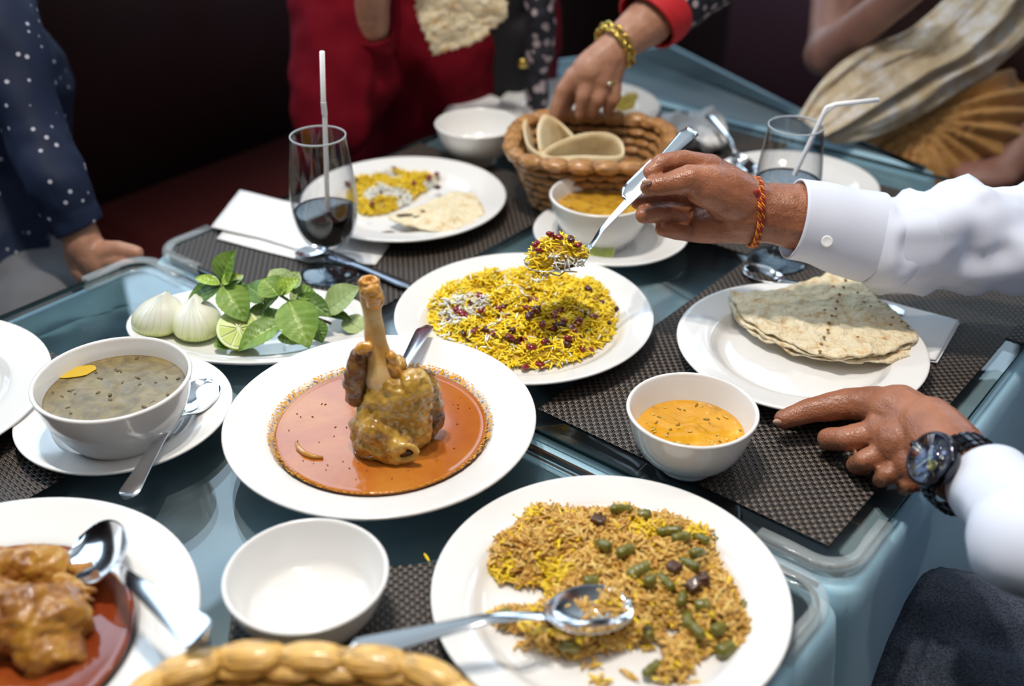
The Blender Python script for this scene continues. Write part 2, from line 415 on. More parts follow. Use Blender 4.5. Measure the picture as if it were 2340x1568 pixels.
def make_cloth(outline, label, drop=.34, z=.7365, folds=.012, seed=1, near_open=True):
    """draped cloth: top polygon (st, rounded) and a skirt with folds"""
    n = len(outline); P0 = [ST(a, b) for a, b in outline]
    cen = sum(P0, Vector())/n; out = []
    per = []
    for i in range(n):
        a, b = P0[i], P0[(i+1) % n]; L = (b-a).length; k = max(1, int(L/.012))
        for j in range(k): per.append(a.lerp(b, j/k))
    m = len(per); nor = []
    for i in range(m):
        d = (per[(i+2) % m]-per[i-2]); nn = Vector((d.y, -d.x, 0)).normalized()
        if nn.dot(per[i]-cen) < 0: nn = -nn
        nor.append(nn)
    v = []; f = []
    rows = [(-.012, z), (-.002, z-.001), (.003, z-.006)]
    K = 14
    for k in range(1, K+1): rows.append((.004+.0, z-.006-drop*k/K))
    for ri, (off, zz) in enumerate(rows):
        k = max(0, ri-2)/K
        for i in range(m):
            w_ = folds*k*(1.3+math.sin(i*.13+seed)+.6*math.sin(i*.31+seed*2))+.012*k
            dn = nor[i].dot(E1)
            if abs(dn) > .6 and not (near_open and dn < 0): w_ = 0
            v.append(Vector((per[i].x, per[i].y, zz))+nor[i]*(off+w_))
    for r in range(len(rows)-1):
        for i in range(m):
            a, b = r*m+i, r*m+(i+1) % m; f.append((a, b, b+m, a+m))
    f.append(tuple(range(m)))
    o = link('tablecloth', v, f, M['cloth_blue']); tag(o, label, 'tablecloth'); 
    return o
def make_glass(s0, s1, t0, t1, label, guards):
    root = thing('glass_tabletop', label, 'glass panel', ST((s0+s1)/2, (t0+t1)/2, .7415), group=None)
    pts = [ST(a, b) for a, b in rrect(s0, s1, t0, t1, .03)]
    n = len(pts); bm = bmesh.new()
    cen = sum(pts, Vector())/n
    def ring(ins, z): return [bm.verts.new(Vector((p.x, p.y, z))+(cen-p).normalized()*ins) for p in pts]
    r = [ring(.0015, .7440), ring(0, .7450), ring(0, .7490), ring(.0015, .75)]
    fs = [bm.faces.new(r[0][::-1]), bm.faces.new(r[3])]
    sd = []
    for k in range(3):
        for i in range(n): sd.append(bm.faces.new((r[k][i], r[k][(i+1) % n], r[k+1][(i+1) % n], r[k+1][i])))
    for q in sd: q.material_index = 1
    me = bpy.data.meshes.new('pane'); bm.normal_update(); bm.to_mesh(me); bm.free()
    me.materials.append(M['table_glass']); me.materials.append(M['glass_edge'])
    o = link_me('glass_sheet', me, root); to_local(o, root)
    for (cs, ct, a0) in guards:      # clear plastic corner guards wrapping the rounded corners
        r_ = .034; path = []
        cc = (cs, ct)
        a1 = math.radians(a0); d0 = (math.cos(a1), math.sin(a1)); d1 = (math.cos(a1+PI/2), math.sin(a1+PI/2))
        q = (cc[0]-(d0[0]+d1[0])*.03, cc[1]-(d0[1]+d1[1])*.03)
        path.append((q[0]+d0[0]*.03-d1[0]*.045, q[1]+d0[1]*.03-d1[1]*.045))
        path.append((q[0]+d0[0]*.03-d1[0]*.02, q[1]+d0[1]*.03-d1[1]*.02))
        for k in range(9):
            a = a1+PI/2*k/8; path.append((q[0]+.031*math.cos(a), q[1]+.031*math.sin(a)))
        path.append((q[0]+d1[0]*.03-d0[0]*.02, q[1]+d1[1]*.03-d0[1]*.02))
        path.append((q[0]+d1[0]*.03-d0[0]*.045, q[1]+d1[1]*.03-d0[1]*.045))
        prof = [(.004, -.0125), (.006, -.009), (.006, .0), (.0045, .003), (.001, .0032), (-.007, .0022), (-.0085, .0008), (-.001, .0004), (-.001, -.0095), (-.007, -.0095), (-.0075, -.012), (-.002, -.0135)]
        v = []; f = []; np_ = len(prof); Q = [ST(a, b) for a, b in path]
        qc = ST(*q)
        for i, p in enumerate(Q):
            tg = (Q[min(i+1, len(Q)-1)]-Q[max(0, i-1)]).normalized(); nn = Vector((tg.y, -tg.x, 0))
            if nn.dot(p-qc) < 0: nn = -nn
            for a, b in prof: v.append(p+nn*a+Vector((0, 0, .75+b)))
        for i in range(len(Q)-1):
            for j in range(np_):
                a, b = i*np_+j, i*np_+(j+1) % np_; f.append((a, b, b+np_, a+np_))
        f.append(tuple(range(np_))); f.append(tuple(range((len(Q)-1)*np_, len(Q)*np_))[::-1])
        bm = bmesh.new(); vs = [bm.verts.new(x) for x in v]
        for x in f: bm.faces.new([vs[y] for y in x])
        to_local(bm_obj('corner_guard', bm, M['plastic'], root), root)
    return root
make_table(-.25, SEAM-.004, 'near dining table under the soup bowls and the lamb shank', '', '')
make_table(SEAM+.004, END-.004, 'middle dining table under the barberry rice and the right placemat', '', '')
make_cloth(rrect(-.26, SEAM-.006, TL-.004, TR+.004, .02), 'light blue tablecloth of the near table, falling in a fold at the lower right')
make_cloth(rrect(SEAM+.006, END-.006, TL-.004, TR+.004, .02), 'light blue tablecloth of the middle table, under the right placemat', seed=3, near_open=False)
make_glass(-.245, SEAM-.011, TL+.004, TR-.002, 'clear glass panel on the near table beneath lamb plate and bowls', [(SEAM-.011, TR-.002, 0), (SEAM-.011, TL+.004, 270)])
make_glass(SEAM+.011, END-.008, TL+.004, TR-.002, 'clear glass panel on the middle table beneath the right placemat', [(SEAM+.011, TR-.002, 90), (SEAM+.011, TL+.004, 180)])
farpts = [(END+.012, -1.13), (END+.06, -1.15), (1.735, -1.03), (1.50, -.55), (END+.012, -.43)]
make_table(0, 0, 'far dining table partly hidden behind the bread basket', '', '', farpts)
make_cloth(farpts[::-1], 'pale blue tablecloth of the far table behind the hand in the basket', seed=5, z=.745, drop=.3)

# ================================================================= PLACEMATS (real weave, one mesh shared)
def weave_mesh(L=.44, W=.292, p=.0042):
    nx, ny = int(L/p), int(W/p); amp = .0009
    V = []; Fc = []; MI = []; base = 0
    sub = 2
    for d, (n_long, n_str) in enumerate(((nx, ny), (ny, nx))):
        n = n_long*sub+1; t = np.arange(n)/sub*p
        for k in range(n_str):
            ph = (k+d) % 2
            for half in (-1, 1):
                cy = (k+.5)*p+half*p*.235
                z = amp*np.cos(np.arange(n)/sub*PI+PI*ph+PI/2*0-PI/2*(0))
                z = amp*np.sin((np.arange(n)/sub)*PI+PI*ph)*1.0
                hw = p*.215
                rows = []
                for off, dz in ((-hw, -.0003), (0, .0003), (hw, -.0003)):
                    q = np.zeros((n, 3)); q[:, d] = t; q[:, 1-d] = cy+off; q[:, 2] = .0009+z+dz; rows.append(q)
                V.append(np.concatenate(rows)); i = np.arange(n-1)
                for r in range(2):
                    a = base+r*n+i; Fc.append(np.stack([a, a+1, a+1+n, a+n], 1) if d == 0 else np.stack([a+n, a+1+n, a+1, a], 1))
                MI += [d]*(2*(n-1)); base += 3*n
    V = np.concatenate(V); V[:, 0] -= L/2; V[:, 1] -= W/2
    return V, np.concatenate(Fc), MI
M['strand_dark'] = mat('dark_strand', (.010, .008, .0075), .38)
M['strand_light'] = mat('taupe_strand', (.085, .063, .050), .34)
M['strand_rim'] = mat('mat_strand', (.06, .05, .045), .4)
V_, F_, I_ = weave_mesh()
mats_ = []
def place_mat(c, ang, label, sx=1, sy=1):
    if not mats_:
        o = link('placemat', V_, F_, mats=[M['strand_dark'], M['strand_light']], midx=I_)
    else:
        o = mats_[0].copy(); C.objects.link(o)
    mats_.append(o); o.location = (c[0], c[1], .7505); o.rotation_euler = (0, 0, ang); o.scale = (sx, sy, 1)
    return tag(o, label, 'placemat')
AT = PI/2-A0   # x axis along E1
def st_mat(s, t): v = ST(s, t); return (v.x, v.y)
m0 = P(1230, 932); m3 = P(1890, 1255); m2 = P(2325, 745); m1 = m0+(m2-m3)
cM = (m0+m1+m2+m3)/4
place_mat(cM, math.atan2((m2-m3).y, (m2-m3).x), 'dark woven placemat under the folded flatbread plate and the small orange bowl')
a0 = P(375, 575); cA = a0+E1*.22+E2*.146
place_mat(cA, AT, 'dark woven placemat under the back left plate and the cola glass')
cB = P(1620, 300)+E1*(-.06)+E2*.19
place_mat((ST(1.20, -.40).x, ST(1.20, -.40).y), AT+PI/2, 'dark woven placemat at the far right corner under the back plate')
g0 = P(28, 714); cL = g0-E1*.235+E2*.150
place_mat(cL, AT, 'dark woven placemat at the left under plate edge and soup saucer')
f0 = P(868, 1232); 
place_mat((f0.x+.05, f0.y-.235), PI/2+.12, 'dark woven placemat at the bottom between empty bowl and big rice plate', .95, .9)
place_mat((ST(1.27, -.80).x, ST(1.27, -.80).y), AT+PI/2, 'dark woven placemat beneath the back bread basket', .8, .9)

# ================================================================= CROCKERY
ZS = .7525     # top of the placemat / glass the dishes stand on
def plate_prof(R, rw, h, foot, th=.0042, well=.006, wall=None):
    """R outer radius, rw radius where the well ends, h rim height"""
    top = cr([(0, well), (rw*.7, well), (rw*.9, well+.002), (rw, h*.62), (rw*1.04+.001, h*.74), ((rw+R)/2, h*.86), (R-.002, h)], 6)
    lip = [(R-.0006, h-.0002), (R, h-.0012), (R-.0004, h-.0026)]
    bot = cr([(R-.002, h-.0036), ((rw+R)/2, h*.80-th), (rw*.98, h*.35), (foot+.006, .0022), (foot+.003, 0)], 5)
    return [(r, z) for r, z in top]+lip+[(r, z) for r, z in bot]+[(foot-.002, 0), (foot-.004, .002), (0, .002)]
def bowl_prof(R, h, foot, th=.0036, belly=.75, fh=.007):
    outer = cr([(foot, fh), (foot+(R-foot)*.45, fh+(h-fh)*.14), (R*belly+R*.12, fh+(h-fh)*.45), (R-.001, h-.004), (R, h-.0015)], 6)
    inner = cr([(R-th, h-.002), (R*belly+R*.12-th, fh+(h-fh)*.47), (foot+(R-foot)*.42, fh+(h-fh)*.17+.002), (foot*.6, fh+.003), (0, fh+.0025)], 6)
    return [(0, fh-.003), (foot-.004, fh-.003), (foot-.003, 0), (foot, 0), (foot+.0005, .002)]+[(a, b) for a, b in outer]+[(R-.0006, h-.0004), (R-.0018, h), (R-.003, h-.0005)]+[(a, b) for a, b in inner]
def dish(name, label, cat, c, z, prof, seg=96, **k):
    o = lathe(name, prof, M['china'], None, seg, **k); o.location = (c[0], c[1], z)
    return tag(o, label, cat)
CP = dict(main=(-.113, .767), rice=(.012, .964), naan=(.281, .905), frontR=(.07, .572), orange=(.15, .744), soupL=(-.338, .770),
          emptyF=(-.143, .561), emptyB=(-.047, 1.417), bowlB=(.104, 1.164), saucL=(-.345, .798), saucB=(.117, 1.170), backL=(-.134, 1.251),
          edgeL=(-.564, .815), stew=(-.352, .519), behind=(.102, 1.599))
GZ = .7502
dish('soup_plate', 'wide rimmed white soup plate holding the lamb shank in orange broth', 'plate', CP['main'], GZ, plate_prof(.134, .094, .036, .055))
dish('dinner_plate', 'white plate under the yellow barberry rice in the middle of the table', 'plate', CP['rice'], GZ, plate_prof(.132, .103, .025, .06))
dish('dinner_plate', 'white plate under the folded flatbread on the right placemat', 'plate', CP['naan'], ZS, plate_prof(.120, .084, .023, .05))
dish('dinner_plate', 'large white plate under the brown rice with green beans, bottom right', 'plate', CP['frontR'], GZ, plate_prof(.128, .098, .025, .06))
dish('dinner_plate', 'white plate with leftover rice and a flatbread piece behind the cola glass', 'plate', CP['backL'], ZS, plate_prof(.127, .09, .023, .05))
dish('dinner_plate', 'empty white plate cut off by the left edge beside the green soup', 'plate', CP['edgeL'], ZS, plate_prof(.14, .1, .024, .06))
dish('soup_plate', 'white rimmed plate with red stew at the bottom left corner', 'plate', CP['stew'], GZ, plate_prof(.14, .096, .036, .055))
dish('dinner_plate', 'white plate with food scraps behind the back bread basket', 'plate', CP['behind'], GZ, plate_prof(.122, .085, .02, .05))
pb = P(1815, 418, .77); dish('dinner_plate', 'white plate behind the wrist and the right cola glass', 'plate', (pb.x, pb.y), ZS, plate_prof(.106, .08, .02, .05))
dish('bowl', 'small white bowl of orange lentil soup on the right placemat', 'bowl', CP['orange'], ZS, bowl_prof(.055, .058, .025))
dish('bowl', 'empty white bowl at the bottom in front of the lamb plate', 'bowl', CP['emptyF'], GZ, bowl_prof(.0575, .05, .026))
dish('bowl', 'empty white footed bowl at the back beside the red cardigan', 'bowl', CP['emptyB'], ZS, bowl_prof(.058, .056, .025, fh=.010))
dish('saucer', 'white saucer under the bowl of green herb soup at the left', 'saucer', CP['saucL'], ZS, plate_prof(.094, .062, .02, .035, well=.004))
dish('saucer', 'white saucer with a lime wedge under the yellow soup bowl at the back', 'saucer', CP['saucB'], GZ, plate_prof(.092, .062, .018, .035, well=.004))
def cup_prof(R, h, foot):
    outer = cr([(foot, .004), (foot+.004, .008), (R*.74, h*.30), (R*.90, h*.60), (R*.97, h*.86), (R, h-.0015)], 6)
    inner = cr([(R-.0038, h-.002), (R*.97-.004, h*.86), (R*.90-.004, h*.60), (R*.72-.003, h*.32), (foot, .0095), (0, .0085)], 6)
    return [(0, .002), (foot-.003, .002), (foot-.002, 0), (foot, 0)]+list(outer)+[(R-.0006, h-.0003), (R-.0019, h), (R-.0032, h-.0004)]+list(inner)
PL = dish('soup_bowl', 'white bowl filled with green herb soup on a saucer at the left', 'bowl', CP['soupL'], ZS+.004, cup_prof(.066, .068, .036))
dish('soup_bowl', 'white bowl of yellow soup at the back behind the lifted spoon of rice', 'bowl', CP['bowlB'], GZ+.004, cup_prof(.061, .062, .033))
# oval side plate
oc = P(578, 733, .765)
ov = lathe('oval_plate', plate_prof(.13, .104, .014, .08, well=.004), M['china'], None, 96, 1, .60); ov.location = (oc.x, oc.y, GZ); ov.rotation_euler = (0, 0, math.radians(-4))
tag(ov, 'oval white plate with onions, lime and basil', 'plate')

# ================================================================= SOUPS AND SAUCES
def liquid(name, label, cat, c, z, r, stops, scale, rough=.08, lumps=None, wob=0, seg=64, dist=.4, coat=.3, sx=1, sy=1, bmp=.0006):
    m = mat(name+'_mat', stops[-1][1], rough, Coat_Weight=coat, Coat_Roughness=.03)
    noise_col(m, stops, scale, 6, .65, dist=dist)
    if bmp: bump(m, scale*1.6, .5, bmp, 4)
    v = []; f = []; K = 26
    for i in range(K+1):
        rr = r*i/K
        for j in range(seg):
            a = 2*PI*j/seg; rw = rr*(1+wob*noise.noise(Vector((math.cos(a)*2, math.sin(a)*2, z*50)))*(i/K))
            x, y = rw*math.cos(a)*sx, rw*math.sin(a)*sy
            h = 0 if i > K-2 else (lumps(x, y) if lumps else 0)
            if i == K: h = .0006
            v.append((x, y, h))
    for i in range(K):
        for j in range(seg):
            a, b = i*seg+j, i*seg+(j+1) % seg; f.append((a, b, b+seg, a+seg))
    bm = bmesh.new(); vs = [bm.verts.new(q) for q in v]
    for q in f: bm.faces.new([vs[i] for i in q])
    bmesh.ops.remove_doubles(bm, verts=bm.verts[:], dist=1e-6)
    ret = bmesh.ops.extrude_face_region(bm, geom=bm.faces[:]); bmesh.ops.translate(bm, verts=[q for q in ret['geom'] if isinstance(q, bmesh.types.BMVert)], vec=(0, 0, -.002))
    o = bm_obj(name, bm, m); o.location = (c[0], c[1], z); return tag(o, label, cat)
liquid('broth', 'orange red oily broth around the lamb shank', 'broth', CP['main'], GZ+.0245, .0915,
       [(.25, (.30, .055, .012)), (.5, (.44, .125, .018)), (.7, (.52, .20, .03))], 9, .12)
lathe_ring = lambda r0, r1, z0, z1: [(r0, z0), (r1, z1), (r1+.0006, z1+.0004), (r0+.0006, z0+.0004), (r0, z0)]
oilm = mat('oil_film', (.72, .33, .02), .2, Alpha=1.0)
n_ = nd(oilm, 'ShaderNodeTexNoise'); n_.inputs['Scale'].default_value = 420; n_.inputs['Detail'].default_value = 2; lk(oilm, coord(oilm), n_.inputs['Vector'])
r_ = nd(oilm, 'ShaderNodeValToRGB'); r_.color_ramp.elements[0].position = .50; r_.color_ramp.elements[1].position = .56; lk(oilm, n_.outputs[0], r_.inputs[0]); lk(oilm, r_.outputs[0], bsdf(oilm).inputs['Alpha'])
for nm, cc, zz, r0, lab in (('main', CP['main'], GZ, .0915, 'speckled orange oil ring left on the lamb plate above the broth'),):
    prof = [(.0905, .0252), (.0925, .0262), (.0945, .0276), (.0970, .0288)]
    o = lathe('oil_ring', [(r+.0, z+.0004) for r, z in prof], oilm); o.location = (cc[0], cc[1], zz); tag(o, lab, 'oil stain')
lump = lambda x, y: .0012*noise.noise(Vector((x*90, y*90, 3)))
liquid('lentil_soup', 'orange yellow lentil soup with herbs in the small right bowl', 'soup', CP['orange'], ZS+.034, .0460,
       [(.28, (.26, .13, .02)), (.42, (.62, .29, .015)), (.6, (.70, .34, .02)), (.74, (.76, .47, .08))], 42, .1, lump, coat=.6)
liquid('herb_soup', 'grey green herb soup filling the left bowl', 'soup', CP['soupL'], ZS+.0555, .0588,
       [(.25, (.075, .055, .022)), (.42, (.16, .12, .055)), (.62, (.25, .185, .07)), (.8, (.27, .22, .12))], 60, .34, lump, coat=.0, dist=1.0)
liquid('lentil_soup', 'yellow lentil soup in the back bowl beneath the hand', 'soup', CP['bowlB'], GZ+.048, .0530,
       [(.28, (.28, .13, .015)), (.5, (.52, .28, .025)), (.75, (.66, .40, .06))], 45, .12, lump, coat=.5)
liquid('stew_sauce', 'brick red stew sauce in the bottom left plate', 'sauce', CP['stew'], GZ+.0275, .0945,
       [(.3, (.16, .022, .006)), (.55, (.25, .045, .010)), (.75, (.34, .09, .015))], 8, .1)
# oil patch, herbs and bubbles floating
oil = mat('yellow_oil', (.66, .42, .005), .05, Coat_Weight=1)
po = P(172, 850, ZS+.0565)
v = []; n = 40
for k in range(n):
    a = 2*PI*k/n; rr = 1+.22*noise.noise(Vector((math.cos(a)*1.7, math.sin(a)*1.7, 1))); v.append((po.x+.0175*rr*math.cos(a), po.y+.009*rr*math.sin(a)+.004*math.cos(a), po.z+.0003))
v += [(x, y, z-.0006) for x, y, z in v]; f = [tuple(range(n)), tuple(range(2*n-1, n-1, -1))]+[(i, (i+1) % n, n+(i+1) % n, n+i) for i in range(n)]
tag(link('oil_patch', v, f, oil, None, False), 'yellow oil patch floating on the green herb soup', 'oil')
herb = mat('cooked_herb', (.26, .17, .02), .4)
def flecks(name, label, cat, c, R, z, n, size, m, seed):
    g = np.random.default_rng(seed); bm = bmesh.new()
    for k in range(n):
        a = g.uniform(0, 2*PI); r = R*math.sqrt(g.uniform(0, .95))
        mt = Matrix.Translation((r*math.cos(a), r*math.sin(a), 0)) @ Matrix.Rotation(g.uniform(0, 6), 4, 'Z') @ Matrix.Diagonal((size*g.uniform(.5, 1.6), size*g.uniform(.3, .7), .0006, 1))
        bmesh.ops.create_icosphere(bm, subdivisions=1, radius=1, matrix=mt)
    o = bm_obj(name, bm, m); o.location = (c[0], c[1], z); return tag(o, label, cat, kind='stuff')
flecks('chopped_herbs', 'dark green herb flecks in the small orange soup', 'herbs', CP['orange'], .044, ZS+.0342, 26, .0022, herb, 3)
flecks('lentils', 'pale soft lentils in the small orange soup', 'lentils', CP['orange'], .043, ZS+.0345, 26, .0026, mat('lentil', (.72, .45, .07), .25), 5)
flecks('chopped_herbs', 'dark bits in the green herb soup at the left', 'herbs', CP['soupL'], .056, ZS+.0556, 34, .0026, mat('herb2', (.12, .085, .04), .35), 4)
flecks('chopped_herbs', 'orange bits in the back yellow soup', 'herbs', CP['bowlB'], .05, GZ+.0485, 40, .0025, mat('herb3', (.36, .17, .02), .35), 9)
flecks('sauce_specks', 'dark specks floating in the lamb broth', 'spices', CP['main'], .085, GZ+.0249, 60, .0009, mat('speck', (.16, .03, .008), .4), 14)

# ================================================================= CUTLERY
def spoon_mesh(L=.195, bw=.0215, bl=.033, cup=.0085, rise=0):
    """bowl centre at the origin, handle along +x; upper side +z"""
    xs = np.concatenate([np.linspace(-bl, bl, 19), np.linspace(bl+.004, L-bl, 24)]); nj = 11
    top = []; botm = []
    for x in xs:
        t = x/bl
        if x < bl*.995:
            wdt = bw*math.sqrt(max(0, 1-t*t))*(1-.12*t); c_ = cup*(1-t*t)**.8 if abs(t) < 1 else 0
            if t > .6: wdt = max(wdt, .0042)
            wdt = max(wdt, .0006)
            zc = 0
        else:
            s = (x-bl)/(L-2*bl); wdt = .0036+.0062*max(0, (s-.12)/.88)**1.5
            if s > .93: wdt *= math.sqrt(max(.02, 1-((s-.93)/.073)**2))
            c_ = 0; 
        s = max(0, (x-bl*.7)/(L-bl*1.7)); zc = .012*math.sin(min(1, s*2.2)*PI/2)-.010*max(0, s-.35)**1.3 if s > 0 else 0
        if rise: e_ = max(0, x-bl*.75); zc = zc*.3+rise*(e_ if e_ > .02 else e_*e_/.02)
        r0 = []; r1 = []
        for j in range(nj):
            y = math.sin((j/(nj-1)-.5)*PI); yy = y*wdt
            zt = zc-c_*(1-y*y)
            th = .0011+(.0011 if x > bl else 0)*(1-y*y)
            r0.append((x, yy, zt+(.0005*(1-y*y) if x > bl else 0))); r1.append((x, yy, zt-th))
        top.append(r0); botm.append(r1)
    v = []; f = []
    for a, b in zip(top, botm): v += a+b[::-1]
    m = 2*nj
    for i in range(len(xs)-1):
        for j in range(m): a, b = i*m+j, i*m+(j+1) % m; f.append((a, b, b+m, a+m))
    f.append(tuple(range(m))); f.append(tuple(range((len(xs)-1)*m, len(xs)*m))[::-1])
    bm = bmesh.new(); vs = [bm.verts.new(q) for q in v]
    for q in f: bm.faces.new([vs[i] for i in q])
    bmesh.ops.recalc_face_normals(bm, faces=bm.faces[:])
    me = bpy.data.meshes.new('spoon'); bm.to_mesh(me); bm.free(); me.materials.append(M['steel'])
    me.polygons.foreach_set('use_smooth', [True]*len(me.polygons)); return me
SP = spoon_mesh()
def orient(o, A, B, roll=0):
    """local x from A towards B, local z up"""
    x = (B-A).normalized(); y = Vector((0, 0, 1)).cross(x).normalized(); z = x.cross(y)
    R = Matrix((x, y, z)).transposed() @ Matrix.Rotation(roll, 3, 'X')
    o.rotation_mode = 'QUATERNION'; o.rotation_quaternion = R.to_quaternion(); o.location = A; return o
def spoon(A, B, label, roll=0, me=None, name='spoon', cat='spoon', sc_=1):
    o = link_me(name, me or SP); orient(o, A, B, roll); o.scale = (sc_, sc_, sc_); return tag(o, label, cat)
spoon(P(448, 907, .772), P(318, 1108, .772), 'steel spoon leaning on the saucer of the green herb soup', sc_=.92)
spoon(P(222, 1262, .795), P(482, 1470, .845), 'steel spoon dipping into the red stew at the bottom left', .5, sc_=1.15)
spoon(P(1345, 1392, .783), P(930, 1478, .805), 'steel spoon lying on the brown rice plate', -.1, spoon_mesh(.205, .0215, .034, .008))
# spoon standing in the lamb plate, handle towards the rice
_B = PY(978, 758, .905); _A = _B+(PY(908, 905, .80)-_B).normalized()*.160
spoon(_A, _B, 'steel spoon sunk in the lamb broth, handle leaning toward the barberry rice', -.25, sc_=1.0)
spoon(P(712, 572, .762), P(845, 548, .762), 'steel spoon resting on the napkin behind the cola glass', sc_=.62)
def knife_mesh(L=.2, hw=.0095):
    v = []; f = []; n = 30
    for i in range(n+1):
        s = i/n; x = (s-.5)*L
        if s < .52: hh = .0085*math.sqrt(min(1, s/.12+.02)); th = .0007
        else: hh = .005+.0042*((s-.52)/.48); th = .0032
        if s > .96: hh *= .75
        for (a, b) in ((-1, 0), (-.7, 1), (.7, 1), (1, 0), (.7, -1), (-.7, -1)): v.append((x, a*hh, b*th/2))
    for i in range(n):
        for j in range(6): a, b = i*6+j, i*6+(j+1) % 6; f.append((a, b, b+6, a+6))
    f += [tuple(range(6))[::-1], tuple(range(n*6, n*6+6))]
    return v, f
def knife(A, B, label, m='steel', name='knife', roll=0, sc_=1):
    v, f = knife_mesh(); o = link(name, v, f, M[m]); x = (B-A); orient(o, A, B, roll); o.location = (A+B)/2; o.scale = (sc_,)*3
    return tag(o, label, 'knife')
knife(P(715, 565, .7565), P(885, 634, .7565), 'steel table knife beside the foot of the cola glass', 'steel_dark_handle')
def fork_mesh(L=.19):
    bm = bmesh.new()
    def bar(pts, w0, th=.0016):
        v = []
        rings = []
        for (x, y, z), ww in zip(pts, w0):
            rings.append([bm.verts.new((x, y+a*ww, z+b*th/2)) for a, b in ((-1, -1), (1, -1), (1, 1), (-1, 1))])
        for i in range(len(rings)-1):
            for j in range(4): bm.faces.new((rings[i][j], rings[i][(j+1) % 4], rings[i+1][(j+1) % 4], rings[i+1][j]))
        bm.faces.new(rings[0][::-1]); bm.faces.new(rings[-1])
    for y in (-.0093, -.0031, .0031, .0093):
        bar([(-.034, y, .004), (-.02, y, -.001), (-.002, y, -.004), (.006, y*.95, -.004)], [.0009, .0016, .0018, .0022])
    bar([(.004, 0, -.004), (.014, 0, -.004), (.026, 0, 0), (.04, 0, .004), (.09, 0, .008), (.14, 0, .004), (.152, 0, .002)], [.0115, .0105, .0052, .0034, .0045, .0088, .005], .002)
    me = bpy.data.meshes.new('fork'); bmesh.ops.recalc_face_normals(bm, faces=bm.faces[:]); bm.to_mesh(me); bm.free(); me.materials.append(M['steel']); return me
FK = fork_mesh()
spoon(P(1700, 375, .775), P(1640, 300, .79), 'steel spoon across the plate behind the wrist', sc_=.75)
spoon(P(1765, 665, .757), P(1960, 700, .757), 'steel fork lying behind the folded flatbread plate', me=FK, name='fork', cat='fork', sc_=.9)
spoon(P(1745, 625, .757), P(1900, 690, .757), 'steel spoon by the foot of the right cola glass', name='spoon', sc_=.8)

# ================================================================= GLASSES WITH COLA AND STRAWS
def cola_glass(c, lab, fill, sc_=1.0):
    t = thing('cola_glass', lab, 'glass', (c.x, c.y, ZS if fill[2] else ZS))
    t.scale = (sc_,)*3
    out = cr([(.0052, .026), (.0075, .031), (.017, .036), (.027, .047), (.0335, .064), (.0362, .085), (.0350, .112), (.0318, .140), (.0293, .1625)], 7)
    ins = cr([(.0284, .1625), (.0308, .140), (.0340, .112), (.0351, .085), (.0323, .065), (.0255, .049), (.015, .040), (0, .0385)], 7)
    lathe('bowl', [(a, b) for a, b in out]+[(.02925, .1632), (.0288, .1634), (.0285, .1632)]+[(a, b) for a, b in ins], M['glass'], t, 80)
    stem = cr([(.0335, 0), (.0335, .0012), (.030, .0030), (.016, .0055), (.0095, .0085), (.0068, .013), (.0085, .0165), (.0060, .0205), (.0060, .0262)], 5)
    lathe('foot', [(0, .0008), (.02, .0008), (.030, 0)]+[(a, b) for a, b in stem]+[(0, .0262)], M['glass_foot'], t, 80)
    lathe('rim', [(.0284, .1620), (.0284, .1636), (.0295, .1636), (.0295, .1620), (.0284, .1620)], mat('rim_glass', (.75, .8, .85), .05, Transmission_Weight=.5, IOR=1.2), t, 80)
    h = fill[0]; body = []
    for a, b in reversed(ins):
        if b < h: body.append((max(a-.0004, 0), b+.0002))
        else:
            pa, pb = body[-1]; k = (h-pb)/(b-pb); rr = pa+(a-.0004-pa)*k; body.append((rr, h)); break
    body += [(rr-.0008, h-.0007), (rr-.003, h-.001), (0, h-.001)]
    lathe('cola', body, M['cola'], t, 64)
    return t, h
gA = P(757, 624, ZS)
t, h = cola_glass(gA, 'stemmed glass of dark cola with an upright white straw, beside the basil', (.078, 0, 1))
def straw(pts, label, kink):
    pts = [Vector(p) for p in pts]; r = .0026
    t = thing('drinking_straw', label, 'straw', pts[0])
    path = []
    for i, p in enumerate(pts): path.append(p)
    v, f = tube_data(path, r, 12, caps=False)
    v2, f2 = tube_data(path, r-.0004, 12, caps=False); n = len(v)
    f += [tuple(reversed([q+n for q in x])) for x in f2]; v += v2
    m_ = len(path)-1
    for j in range(12): f.append((m_*12+j, m_*12+(j+1) % 12, n+m_*12+(j+1) % 12, n+m_*12+j))
    to_local(link('tube', v, f, M['straw'], t), t)
    a, b = kink
    for k in range(7):
        p = a.lerp(b, (k+.5)/7); d = (b-a).normalized()
        vv, ff = tube_data([p-d*.0007, p, p+d*.0007], [r*.95, r*1.25, r*.95], 12, caps=False); to_local(link('ridge', vv, ff, M['straw'], t), t)
    return t
ya = gA.y
s0, s1, s2, s3 = PY(750, 520, ya), PY(742, 262, ya-.012), PY(739, 232, ya-.012), PY(736, 118, ya-.018)
straw([s0, s0.lerp(s1, .5), s1, s1.lerp(s2, .5), s2, s3], 'upright white bendy straw in the left cola glass', (s1, s2))
gB = P(1775, 596, ZS)
cola_glass(gB, 'stemmed glass of dark cola behind the white sleeve, with a bent straw', (.100, 0, 1), 1.0)
yb = gB.y
q0, q1, q2, q3 = PY(1815, 400, yb), PY(1883, 258, yb-.005), PY(1908, 239, yb-.005), PY(2008, 228, yb-.005)
straw([q0, q0.lerp(q1, .5), q1, PY(1889, 246, yb-.005), q2, q3], 'white straw bent to the right in the right cola glass', (q1.lerp(q2, .1), q2))

